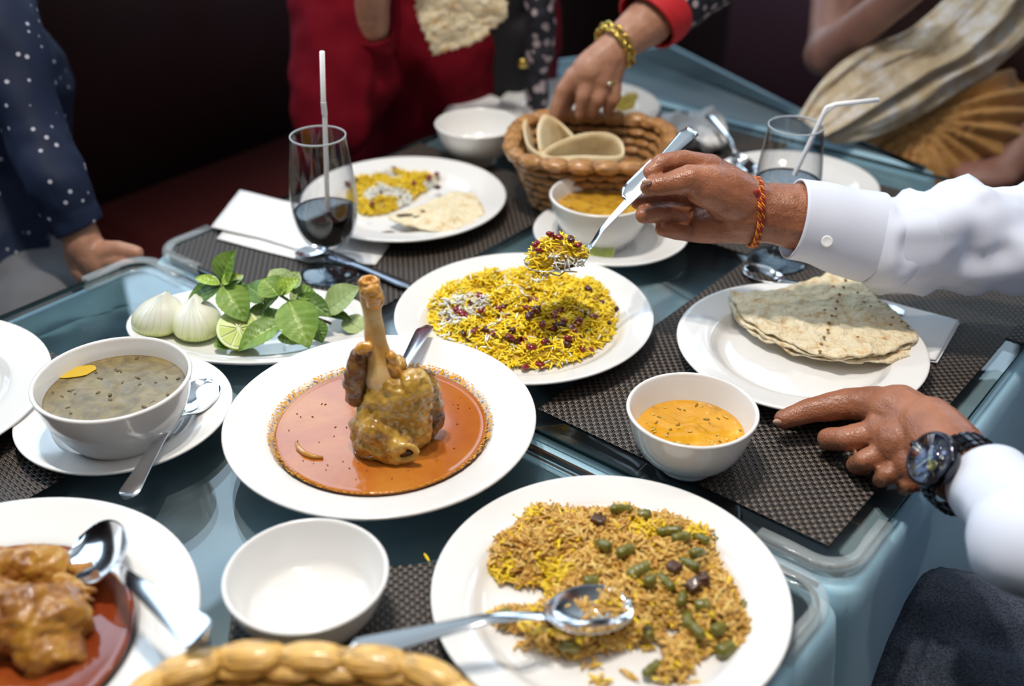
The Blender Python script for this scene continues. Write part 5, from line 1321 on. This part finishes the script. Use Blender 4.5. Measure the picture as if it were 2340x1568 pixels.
sleeve('sleeve', [(PY(1978, 545, Y1), px(PY(1978, 545, Y1), 100)), (PY(2050, 548, Y1), px(PY(2050, 548, Y1), 117)), (PY(2180, 541, Y1), px(PY(2180, 541, Y1), 128)), (PY(2340, 544, Y1-.01), px(PY(2340, 544, Y1), 126)), (el1, .056), (el1.lerp(sh1, .5)+Vector((.02, 0, 0)), .066), (sh1, .07)], M['shirt'], t, 110, wr=.0135, seed=2, ws=21)
cf = sleeve('cuff', [(PY(1812, 500, Y1), px(PY(1829, 502, Y1), 92)), (PY(1872, 510, Y1), px(PY(1880, 512, Y1), 95)), (PY(1930, 528, Y1), px(PY(1930, 528, Y1), 100)), (PY(1988, 543, Y1), px(PY(1988, 543, Y1), 106))], M['shirt'], t, 96, wr=.0016, seed=5, th=.0022, ws=12)
pbn = PY(1890, 552, Y1-.0425); to_local(lathe('button', [(0, 0), (.0052, 0), (.0056, .001), (.0050, .0022), (.0036, .0016), (0, .0014)], M['button'], cf, 24), t); 
btn = cf.children[0]; btn.data.transform(Matrix.Translation(t.location)); nrm = (CAM-pbn).normalized(); btn.data.transform(nrm.to_track_quat('Z', 'Y').to_matrix().to_4x4()); btn.data.transform(Matrix.Translation(pbn-t.location))
sh2 = Vector((.70, .38, 1.06))
c2 = HZ(2262, 1108, .812, 98); 
sleeve('sleeve', [(c2[0], c2[1]*1.02), HZ(2300, 1150, .820, 104), HZ(2345, 1200, .827, 108), HZ(2400, 1262, .835, 116), (el2, .052), (el2.lerp(sh2, .5), .064), (sh2, .068)], M['shirt'], t, 96, wr=.004, seed=8, ws=16)
to_local(blob('jeans', [('c', Vector((.76, .62, .55)), .13, Vector((.76, .44, .55)), .13), ('c', Vector((.74, .62, .54)), .095, Vector((.34, .74, .55)), .075), ('c', Vector((.74, .42, .54)), .095, P(1990, 1545, .53), .080),
    ('c', Vector((.34, .74, .55)), .07, Vector((.36, .74, .12)), .05), ('c', P(1990, 1545, .53), .075, P(1990, 1545, .53)*1.0+Vector((.02, 0, -.42)), .05)], .006, 3, M['jeans'], t, fbm(14, .009, 3, 5)), t)
for k, c in enumerate((Vector((.33, .74, .05)), P(1990, 1545, .53)+Vector((-.01, 0, -.48)))):
    to_local(blob('shoe', [('c', c+Vector((.03, 0, 0)), .042, c+Vector((-.14, .03, -.012)), .036)], .005, 2, M['black_cloth'], t), t)
# nails
for (p, r) in ((h1(1478, 416, -.0245, 11), 0), (HZ(1776, 965, .781, 10), 1)):
    o = sball('fingernail', p[0], (p[1]*1.1, p[1]*.5, p[1]*.8) if r else (p[1]*1.1, p[1]*.45, p[1]*.7), M['nail'], t, Matrix.Rotation(.3 if r else -.1, 3, 'Y')); to_local(o, t)
for (u, v, dy, r) in ((1462, 500, -.0185, 8),):
    pass
# chair under him (outside the frame to the right)
ch = thing('dining_chair', 'dark chair under the man in the white shirt, outside the right edge', 'chair', (.80, .52, 0))
to_local(box('seat', (.80, .52, .405), (.44, .46, .06), M['maroon_dark'], ch, bev=.01), ch); to_local(box('backrest', (1.0, .52, .75), (.04, .44, .5), M['maroon_dark'], ch, bev=.01), ch)
for a, b in ((.61, .32), (.61, .72), (.99, .32), (.99, .72)): to_local(box('leg', (a, b, .19), (.035, .035, .38), M['wood'], ch), ch)
# thread bracelet
wc_ = PY(1722, 485, Y1); ax = (PY(1850, 500, Y1)-PY(1700, 484, Y1)).normalized(); ax = (ax+Vector((0, 0, .10))).normalized()
t2 = thing('thread_bracelet', 'red and orange braided thread bracelet on the spoon hand wrist', 'bracelet', wc_)
M['thread_o'] = mat('orange_thread', (.75, .25, .015), .6); M['thread_r'] = mat('red_thread', (.30, .02, .01), .6)
Rw = px(wc_, 74)
for loop in (0, 1):
    for ph in (0, 1, 2):
        pts = []
        a_ = ax; s_ = a_.orthogonal().normalized(); b_ = a_.cross(s_); N_ = 260
        for k in range(N_+1):
            q = 2*PI*k/N_; hel = q*22+ph*2*PI/3; rad = s_*math.cos(q)+b_*math.sin(q)
            pts.append(wc_+ax*(.0027*(loop-.5)*2*(.75+.25*math.cos(q*1+.6)))+rad*(Rw+.0016+.0011*math.cos(hel))+ax*.0013*math.sin(hel))
        to_local(tube('thread', pts, .00085, M['thread_r'] if ph == 1 or (loop and ph == 2) else M['thread_o'], t2, 6, caps=False), t2)
to_local(blob('knot', [('e', PY(1728, 438, Y1-.034), .0032), ('e', PY(1732, 446, Y1-.034), .003)], .0007, 1, M['thread_r'], t2, fbm(300, .0006, 2, 1)), t2)
# arm hair near the cuff
hv = []; hf = []; g = np.random.default_rng(3)
axx = (PY(1850, 500, Y1)-PY(1765, 488, Y1)).normalized()
for k in range(420):
    u = g.uniform(1745, 1850); c0 = PY(u, 486+(u-1765)*.14, Y1); R_ = px(c0, 71+(u-1765)*.10)
    a_ = g.uniform(-.2, 2.2); a_ = g.choice([a_, g.uniform(3.6, 4.9)]); dirr = (Vector((0, 0, 1))*math.sin(a_)+Vector((0, -1, 0))*math.cos(a_)); dirr = (dirr-axx*dirr.dot(axx)).normalized()
    p0 = c0+dirr*(R_-.0004); L = g.uniform(.005, .010); d = (axx*g.uniform(-1, -.2)+dirr*g.uniform(.1, .35)+axx.cross(dirr)*g.uniform(-.6, .6)).normalized()
    w_ = d.cross(dirr).normalized()*.00012; n0 = len(hv); hv += [p0-w_, p0+w_, p0+d*L+dirr*.0006]; hf.append((n0, n0+1, n0+2))
o = link('arm_hair', hv, hf, M['hair'], t, False); to_local(o, t); o['kind'] = 'stuff'
# wrist watch
wcn = P(2200, 1084, .806); wax = (P(2255, 1090, .812)-P(2120, 985, .804)).normalized(); wR = px(wcn, 86)+.0015
tw = thing('wristwatch', 'black steel wristwatch with dark dial and gold hands on the plate hand', 'watch', wcn)
n0 = (CAM-wcn); n0 = (n0-wax*n0.dot(wax)).normalized(); side = wax.cross(n0).normalized()
if (side.dot(UP)) > 0: side = -side
th_ = math.radians(9); wn = (n0*math.cos(th_)+side*math.sin(th_)).normalized(); wt = wax.cross(wn).normalized()
if wt.dot(UP) < 0: wt = -wt        # band direction going up
fc = wcn+wn*(wR+.001)
FR = Matrix((wt.cross(wn), wt, wn)).transposed()
def watch_obj(o):
    o.data.transform(Matrix.Translation(fc) @ FR.to_4x4()); to_local(o, tw); return o
M['blk'] = mat('black_steel', (.06, .06, .07), .16, 1); M['dial'] = mat('watch_dial', (.006, .008, .022), .25)
watch_obj(lathe('case', [(0, -.002), (.019, -.002), (.0215, .0), (.0222, .004), (.0215, .0075), (.0198, .0088), (.0186, .0088), (.0180, .0076), (0, .0072)], M['blk'], tw, 64))
watch_obj(lathe('dial', [(0, .0070), (.0181, .0070), (.0181, .0079), (0, .0079)], M['dial'], tw, 64))
for k in range(12):
    a = 2*PI*k/12; o = box('hour_marker', (0, 0, 0), (.0009, .0034, .0005), M['gold'], tw, bev=0); o.data.transform(Matrix.Rotation(a, 4, 'Z') @ Matrix.Translation((0, .0145, .0082))); watch_obj(o)
for a, L, w_ in ((math.radians(-130), .0095, .0015), (math.radians(160), .0135, .0012), (math.radians(20), .0145, .0005)):
    o = box('watch_hand', (0, L/2-.001, 0), (w_, L, .0003), M['gold'], tw, bev=0); o.data.transform(Matrix.Rotation(a, 4, 'Z')); o.data.transform(Matrix.Translation((0, 0, .0086))); watch_obj(o)
o = lathe('subdial', [(.0030, .0081), (.0046, .0081), (.0046, .0084), (.0030, .0084), (.0030, .0081)], M['gold'], tw, 24); o.data.transform(Matrix.Translation((.0065, -.003, 0))); watch_obj(o)
for k in range(5):
    o = box('gear_spoke', (0, 0, .0083), (.0006, .0075, .0002), M['gold'], tw, bev=0); o.data.transform(Matrix.Translation((.0065, -.003, 0)) @ Matrix.Rotation(PI*k/5, 4, 'Z')); watch_obj(o)
watch_obj(lathe('crystal', [(0, .0094), (.0184, .0090), (.0186, .0092), (0, .0097)], thin_glass('watch_crystal', (.8, .85, 1), 0, None, 1.9), tw, 48))
o = lathe('crown', [(0, 0), (.0026, 0), (.0028, .001), (.0028, .0035), (.002, .0042), (0, .0042)], M['blk'], tw, 20); o.data.transform(Matrix.Translation((-.0215, 0, .004)) @ Matrix.Rotation(-PI/2, 4, 'Y')); watch_obj(o)
lm_ = {}
for wd_ in (.0052, .0088):
    bm = bmesh.new(); box_bm(bm, (0, 0, 0), (wd_, .0054, .0026)); bmesh.ops.bevel(bm, geom=bm.edges[:], offset=.0009, segments=2, affect='EDGES'); me = bpy.data.meshes.new('band_link'); bm.to_mesh(me); bm.free(); me.materials.append(M['blk']); lm_[wd_] = me
nl = int(2*PI*(wR+.001)/.0060)
for k in range(nl):
    a = 2*PI*k/nl
    if math.cos(a) > math.cos(.58): continue
    rad = wn*math.cos(a)+wt*math.sin(a); tg = -wn*math.sin(a)+wt*math.cos(a)
    for off, wd_ in ((-.0073, .0052), (0, .0088), (.0073, .0052)):
        o = link_me('band_link', lm_[wd_], tw); o.rotation_mode = 'QUATERNION'; o.rotation_quaternion = Matrix((wax, tg, rad)).transposed().to_quaternion(); o.location = wcn+rad*(wR+.0008+(.0005 if off == 0 else 0))+wax*off-Vector(tw.location)
# the lifted spoon with rice
ysp = Y1-.018
A = PY(1272, 592, ysp-.012); Bq = PY(1480, 437, Y1+.006)
Bh = Vector((Bq.x, Bq.y, A.z)); dh = (Bh-A).length
spoon(A, Bh, 'steel spoon lifted in the hand, heaped with yellow and white rice', .0, spoon_mesh(.140, .0215, .0335, .008, (Bq.z-A.z)/(dh-.035)))
pk = PY(1425, 455, Y1+.002); pe_ = PY(1582, 300, Y1+.11)
v, f = knife_mesh(); o = link('serving_knife', v, f, M['steel']); orient(o, pk, pe_, .35); o.location = (pk+pe_)/2; o.scale = ((pe_-pk).length/.2, 1.15, 1.15); tag(o, 'second steel utensil in the same hand, broad handle pointing to the basket', 'knife')
g = np.random.default_rng(17); tr = thing('spoonful_of_rice', 'small heap of yellow and white rice on the lifted spoon', 'rice', A)
n = 420; xdir = (Bh-A).normalized(); ydir = Vector((0, 0, 1)).cross(xdir).normalized(); zd = xdir.cross(ydir)
ps = []; cs = []
while len(ps) < n:
    a, b, c = g.uniform(-1, 1), g.uniform(-1, 1), g.uniform(0, 1)
    if a*a+b*b+c*c > 1: continue
    q = xdir*(a*.031)+ydir*(b*.020)+Vector((0, 0, 1))*(c*.029-.004)
    ps.append(q); d_ = (b*.9 + (-c)*.9 + a*.1)
    white = (-ydir.y*b > -.1 and c < .45) if False else ((q.dot(UP) < .002) and a > -.45 and a < .75)
    cs.append(WHT if white else (YEL if g.random() < .8 else YE2))
for k in range(14):
    a = g.uniform(-.9, .8); ps.append(xdir*(a*.03)+Vector((0, -.016, -.006-g.uniform(0, .004)))); cs.append(WHT if g.random() < .6 else YEL)
ps = np.array(ps); n = len(ps)
o = grains('rice_grains', ps, g.uniform(0, 6.3, n), g.normal(0, .5, n), g.uniform(.009, .012, n), np.full(n, .0022), np.array(cs)*g.uniform(.88, 1.08, (n, 1)), tr, M['rice']); o['kind'] = 'stuff'
to_local(blob('packed_rice', [('e', A+Vector((0, 0, .004)), (.026, .016, .014), Matrix((xdir, ydir, zd)).transposed())], .002, 1, bpy.data.materials['barberry_rice_inside'], tr), tr)
for (u, v) in [(1258, 528), (1275, 535), (1305, 540), (1322, 553), (1268, 556), (1252, 570), (1246, 578), (1232, 565), (1256, 608), (1225, 552)]:
    q = PY(u, v+7, ysp-.022 if v > 560 else ysp-.014); berry(q.x, q.y, q.z, g.uniform(.003, .0038), 'dark red barberry on the lifted spoonful of rice', 'barberries on the lifted spoon', g)

# ---------- woman in red cardigan
t = thing('person', 'woman in a red cardigan with gold bracelet reaching into the bread basket', 'person', (-.12, 1.74, 0)); t['face'] = (.777, -.629)
Yw = P(1325, 262, .845).y
def hw(u, v, dy, r): return H(u, v, Yw+dy, r)
prims = chain(hw(1640, -95, .16, 66), hw(1560, -25, .10, 62), hw(1490, 42, .06, 57), hw(1410, 104, .02, 42), hw(1385, 130, .012, 42))
prims += chain(hw(1385, 130, .01, 42), hw(1345, 160, .002, 40), hw(1318, 178, 0, 28)) + chain(hw(1390, 135, .008, 40), hw(1372, 180, .0, 34)) + chain(hw(1400, 130, .01, 38), hw(1398, 185, .0, 25))
prims += chain(hw(1312, 176, 0, 24), hw(1287, 208, -.006, 19), hw(1272, 248, -.009, 16), hw(1264, 282, -.010, 12))
prims += chain(hw(1345, 180, -.004, 23), hw(1333, 220, -.014, 17), hw(1324, 262, -.010, 12.5))
prims += chain(hw(1375, 190, -.004, 22), hw(1368, 226, -.014, 17), hw(1352, 258, -.006, 13))
prims += chain(hw(1402, 190, -.002, 20), hw(1404, 224, -.010, 16), hw(1388, 252, -.002, 13))
prims += chain(hw(1335, 165, .014, 22), hw(1308, 215, .022, 17), hw(1284, 262, .010, 13))
hL = blob('h', prims, .0022, 4, M['skin2'], None, fbm(50, .0008, 3, 2))
yR = 1.50; 
def hr(u, v, dy, r): return H(u, v, yR+dy, r)
prims = chain(hr(835, 150, .06, 44), hr(845, 60, .03, 44), hr(855, -30, .0, 38), hr(880, -90, 0, 46)) + chain(hr(880, -90, 0, 40), hr(905, -120, 0, 34))
for k, (a, b, c, d) in enumerate(((910, -125, 960, -95), (915, -112, 965, -80), (905, -100, 958, -66), (895, -86, 945, -54))): prims += chain(hr(a, b, .006*k, 15), hr((a+c)/2, (b+d)/2-12, -.01+.006*k, 13), hr(c, d, .004*k, 10))
prims += chain(hr(880, -70, -.02, 20), hr(920, -60, -.026, 15), hr(955, -66, -.02, 12))
hR = blob('h', prims, .0025, 4, M['skin2'], None, fbm(50, .0008, 3, 4))
NK = Vector((-.10, 1.74, 1.16)); HD = Vector((-.06, 1.72, 1.33))
shL = Vector((0.0, 1.87, 1.05)); shR = Vector((-.235, 1.60, 1.05)); elL = PY(1700, -150, Yw+.24); elR = PY(765, 265, 1.52)
body = figure(t, M['skin2'], Vector((-.13, 1.76, .52)), NK, HD, [(shL, elL), (shR, elR)], [('c', elL, .04, hw(1640, -95, .16, 66)[0], .035), ('c', elR, .036, hr(835, 150, .06, 44)[0], .028)], .25)
for q in (hL, hR): to_local(q, t)
join_into(body, [hL, hR])
cardprims = [('c', PY(960, 420, 1.78), .145, PY(985, 60, 1.76), .15), ('c', PY(1060, 400, 1.80), .14, PY(1080, 60, 1.80), .14), ('c', shL, .06, shR, .06), ('c', Vector((-.11, 1.76, .85)), .14, Vector((-.11, 1.75, 1.03)), .12),
    ('c', PY(760, 360, 1.70), .06, PY(900, 370, 1.74), .10), ('c', shR, .062, elR, .058), ('c', elR, .056, PY(830, 170, yR+.06), .046)]
def cfold(p): return .010*(1-2*abs(noise.noise(Vector((p.x*14+p.y*9, p.y*5, p.z*7)))))+.004*noise.noise(p*28)
o = blob('cardigan', cardprims, .005, 3, M['red_knit'], t, cfold); to_local(o, t)
sleeve('cardigan_sleeve', [(PY(838, 62, yR+.03), px(PY(838, 62, yR), 62)), (PY(834, 100, yR+.04), px(PY(834, 100, yR), 66)), (PY(825, 160, yR+.055), px(PY(825, 160, yR), 74)), (PY(795, 220, yR+.05), px(PY(795, 220, yR), 84))], M['red_knit'], t, 48, wr=.006, seed=4, ws=26, th=.003)
o = blob('black_top', [('c', PY(1165, 330, 1.70), .030, PY(1165, -40, 1.66), .045), ('c', PY(1160, 200, 1.69), .035, PY(1190, 60, 1.665), .045)], .004, 3, M['black_cloth'], t, fbm(14, .006, 2, 4)); to_local(o, t)
o = blob('patterned_scarf', [('c', PY(1225, 240, 1.62), .016, PY(1232, 120, 1.60), .020), ('c', PY(1232, 120, 1.60), .020, PY(1240, -60, 1.60), .024)], .003, 2, M['patterned'], t, fbm(30, .006, 3, 4)); to_local(o, t)
o = sball('gold_button', PY(1195, 145, 1.60), (.008, .005, .008), M['gold'], t); to_local(o, t)
c0 = hw(1492, 40, .06, 57)
sleeve('rolled_cuff', [(hw(1478, 50, .055, 1)[0], px(c0[0], 78)), (hw(1492, 34, .063, 1)[0], px(c0[0], 84)), (hw(1512, 16, .072, 1)[0], px(c0[0], 84)), (hw(1530, 0, .080, 1)[0], px(c0[0], 76))], M['red_cuff'], t, 48, wr=.0015, seed=4, th=.004)
sleeve('patterned_sleeve', [(hw(1506, 20, .07, 1)[0], px(c0[0], 80)), (hw(1560, -28, .10, 1)[0], px(c0[0], 92)), (hw(1640, -95, .16, 1)[0], px(c0[0], 95)), (elL, .06), (elL.lerp(shL, .5), .062), (shL, .065)], M['patterned'], t, 60, wr=.006, seed=9, ws=20)
to_local(blob('trousers', [('c', Vector((-.18, 1.70, .56)), .10, Vector((-.10, 1.82, .56)), .10), ('c', Vector((-.18, 1.68, .55)), .08, Vector((.14, 1.42, .54)), .065), ('c', Vector((-.08, 1.82, .55)), .08, Vector((.24, 1.56, .54)), .065),
    ('c', Vector((.14, 1.42, .54)), .062, Vector((.14, 1.43, .1)), .045), ('c', Vector((.24, 1.56, .54)), .062, Vector((.24, 1.57, .1)), .045)], .007, 3, M['black_cloth'], t), t)
# gold bracelet and ring
bc = hw(1404, 106, .018, 42); bax = (hw(1490, 42, .06, 1)[0]-hw(1405, 105, .02, 1)[0]).normalized()
tb = thing('gold_bracelet', 'chunky gold chain bracelet on the wrist above the bread basket', 'bracelet', bc[0]); Rb = px(bc[0], 47); s_ = bax.orthogonal().normalized(); b_ = bax.cross(s_)
for k in range(22):
    a = 2*PI*k/22; rad = s_*math.cos(a)+b_*math.sin(a); tg = -s_*math.sin(a)+b_*math.cos(a); c = bc[0]+rad*(Rb+.002)
    tilt = .8 if k % 2 else -.1; e1_ = (tg*1).normalized(); e2_ = (bax*math.cos(tilt)+rad*math.sin(tilt)).normalized()
    v, f = tube_data([c+e1_*math.cos(q)*.0072+e2_*math.sin(q)*.0058 for q in np.linspace(0, 2*PI, 17)], .0017, 6, caps=False); to_local(link('chain_link', v, f, M['gold'], tb), tb)
rc = hw(1392, 192, -.004, 22); tr_ = thing('finger_ring', 'gold ring with a pale stone on the hand above the basket', 'ring', rc[0])
v, f = tube_data(ringpath(rc[0], (hw(1404, 224, -.010, 16)[0]-rc[0]), px(rc[0], 21), 24), .0014, 6, caps=False); to_local(link('band', v, f, M['gold'], tr_), tr_)
o = sball('stone', rc[0]+(CAM-rc[0]).normalized()*px(rc[0], 24), .0035, M['silver'], tr_); to_local(o, tr_)

# ---------- woman with cream scarf and orange saree
t = thing('person', 'woman in an orange saree with a sheer cream scarf at the far right end', 'person', (.66, 1.72, 0)); t['face'] = (-.63, -.777)
NK = Vector((.68, 1.72, 1.16)); HD = Vector((.65, 1.68, 1.33)); sA = Vector((.52, 1.83, 1.04)); sB = Vector((.85, 1.62, 1.04))
def hs(u, v, y, r): return H(u, v, y, r)
eA = hs(1885, 125, 1.62, 48); wA = hs(2075, -25, 1.52, 42)
body = figure(t, M['skin3'], Vector((.70, 1.76, .52)), NK, HD, [(sA, eA[0]), (sB, PY(2400, 260, 1.56))],
    [cap(hs(1965, -70, 1.74, 50), (eA[0], px(eA[0], 50))), cap((eA[0], px(eA[0], 46)), wA), cap(wA, hs(2120, -70, 1.5, 40)), ('c', PY(2400, 260, 1.56), .04, PY(2290, 395, 1.50), .03), ('e', PY(2250, 400, 1.49), (.05, .04, .02))], .2)
dark = M['blouse']
to_local(blob('blouse', [('c', Vector((.69, 1.76, .80)), .13, Vector((.68, 1.74, 1.0)), .13), ('c', sA, .06, sB, .06), ('c', sA, .06, sA.lerp(eA[0], .35), .055), ('c', PY(2330, 140, 1.66), .06, PY(2420, 160, 1.66), .06)], .006, 3, dark, t, fbm(16, .005, 3, 3)), t)
fo = PY(2125, 262, 1.50)
def pleat(p):
    d = p-fo; a = math.atan2(d.dot(UP), d.x); r_ = d.length
    return .009*math.sin(a*26+3*noise.noise(p*9))*min(1, r_/.06)*min(1, .16/max(r_, .05))
to_local(blob('saree', [('c', PY(2180, 330, 1.62), .10, PY(2420, 300, 1.66), .13), ('c', PY(2010, 350, 1.56), .045, PY(2200, 290, 1.60), .10), ('c', PY(2100, 380, 1.56), .07, PY(2350, 400, 1.60), .09),
    ('c', Vector((.68, 1.75, .56)), .15, Vector((.70, 1.76, .80)), .135), ('c', Vector((.60, 1.70, .56)), .09, Vector((.42, 1.50, .56)), .07), ('c', Vector((.78, 1.64, .56)), .09, Vector((.60, 1.44, .56)), .07),
    ('c', Vector((.42, 1.50, .56)), .08, Vector((.44, 1.52, .08)), .11), ('c', Vector((.60, 1.44, .56)), .08, Vector((.62, 1.46, .08)), .11)], .006, 3, M['saree'], t, pleat), t)
# draped scarf: ribbon surface between its two long edges, with folds
up_e = [(1822, 268), (1862, 205), (1915, 150), (1985, 105), (2080, 65), (2160, 0), (2230, -80)]
lo_e = [(1900, 330), (1985, 318), (2089, 272), (2193, 208), (2262, 168), (2345, 96), (2480, -40)]
ua = cr([PY(u, v, 1.50+.02*i) for i, (u, v) in enumerate(up_e)], 10); lb = cr([PY(u, v, 1.47+.02*i) for i, (u, v) in enumerate(lo_e)], 10)
v = []; f = []; K = 48
for a, b in zip(ua, lb):
    a = Vector(a); b = Vector(b)
    for j in range(K+1):
        s = j/K; p = a.lerp(b, s); i_ = len(v)//(K+1)
        w_ = .5+.5*math.sin(PI*s)
        p = p+Vector((0, -1, .3))*(.012*math.sin(s*15+.03*i_+5*noise.noise(Vector((s*3.1, i_*.03, 0))))*w_+.03*math.sin(PI*s)+.005*noise.noise(Vector((s*22, i_*.1, 4)))); v.append(p)
n_r = len(ua); m_ = K+1; N = len(v); v += [p+Vector((0, .0012, 0)) for p in v]
for i in range(n_r-1):
    for j in range(K): a = i*m_+j; f.append((a, a+1, a+1+m_, a+m_)); f.append((N+a+m_, N+a+m_+1, N+a+1, N+a))
o = link('sheer_scarf', v, f, M['scarf'], t); to_local(o, t)

# ---------- man in the navy shirt (left)
t = thing('person', 'man in a dotted navy shirt at the left edge, hand on the table edge', 'person', (-.62, 1.45, 0)); t['face'] = (.777, -.629)
yn = P(235, 605, .752).y+.045
def hn(u, v, dy, r): return H(u, v, yn+dy, r)
prims = chain(hn(116, 400, .03, 44), hn(165, 495, .01, 42), hn(192, 560, .0, 44)) + chain(hn(192, 560, 0, 42), hn(228, 600, -.006, 42)) + chain(hn(185, 575, .01, 40), hn(205, 618, .0, 40))
prims += chain(hn(225, 580, -.006, 32), hn(270, 570, -.012, 20), hn(312, 578, -.016, 17))
prims += chain(hn(240, 596, -.012, 24), hn(285, 600, -.02, 18), hn(308, 610, -.02, 15)) + chain(hn(235, 615, -.012, 22), hn(275, 622, -.02, 17), hn(290, 640, -.02, 14)) + chain(hn(222, 630, -.01, 22), hn(255, 645, -.016, 16), hn(262, 665, -.014, 14)) + chain(hn(208, 640, -.005, 20), hn(232, 662, -.01, 15), hn(235, 680, -.01, 12))
hN = blob('h', prims, .0022, 4, M['skin2'], None, fbm(50, .0008, 3, 6))
elN = hn(5, 60, .12, 80)[0]; shN = Vector((-.74, 1.58, 1.06)); sN2 = Vector((-.93, 1.36, 1.06)); NK = Vector((-.86, 1.52, 1.18)); HD = Vector((-.83, 1.50, 1.35))
body = figure(t, M['skin2'], Vector((-.86, 1.50, .52)), NK, HD, [(shN, elN), (sN2, Vector((-.86, 1.20, .88)))], [('c', elN, .036, hn(116, 400, .03, 44)[0], .022), ('c', Vector((-.86, 1.20, .88)), .035, Vector((-.72, 1.10, .62)), .03)])
to_local(hN, t); join_into(body, [hN])
def nf(p): return .007*(1-2*abs(noise.noise(Vector((p.x*12, p.y*10, p.z*16)))))
o = blob('shirt', [('c', Vector((-.86, 1.50, .52)), .15, Vector((-.87, 1.50, 1.0)), .15), ('c', shN, .07, sN2, .07), ('c', PY(-20, 560, 1.34), .085, PY(-60, 200, 1.40), .12), ('c', PY(-30, 420, 1.32), .055, PY(5, 670, 1.26), .075), ('c', sN2, .065, Vector((-.86, 1.20, .88)), .055), ('c', shN, .05, shN.lerp(elN, .55), .04), ('c', Vector((-.86, 1.20, .88)), .05, Vector((-.76, 1.13, .68)), .045)], .006, 3, M['navy'], t, nf); to_local(o, t)
sleeve('sleeve', [(hn(182, 520, .008, 1)[0], px(hn(182, 520, 0, 1)[0], 58)), (hn(158, 478, .012, 1)[0], px(hn(170, 478, 0, 1)[0], 62)), (hn(128, 410, .02, 1)[0], px(hn(150, 400, 0, 1)[0], 70)), (hn(80, 300, .06, 1)[0], px(hn(110, 300, 0, 1)[0], 76)), (elN, .044), (elN.lerp(shN, .4), .058)], M['navy'], t, 60, wr=.005, seed=3, ws=24)
to_local(blob('trousers', [('c', Vector((-.84, 1.56, .55)), .12, Vector((-.90, 1.42, .55)), .12), ('c', Vector((-.80, 1.54, .56)), .09, PY(100, 735, 1.16), .07), ('c', Vector((-.92, 1.38, .56)), .09, Vector((-.62, 1.12, .50)), .075),
    ('c', Vector((-.62, 1.12, .50)), .07, Vector((-.58, 1.14, .1)), .05), ('c', PY(100, 735, 1.16), .06, Vector((PY(110, 700, 1.16).x, 1.16, .1)), .05)], .007, 3, M['grey_trouser'], t, fbm(16, .006, 2, 2)), t)
for ob in bpy.data.objects:
    if 'face' in ob.keys(): del ob['face']
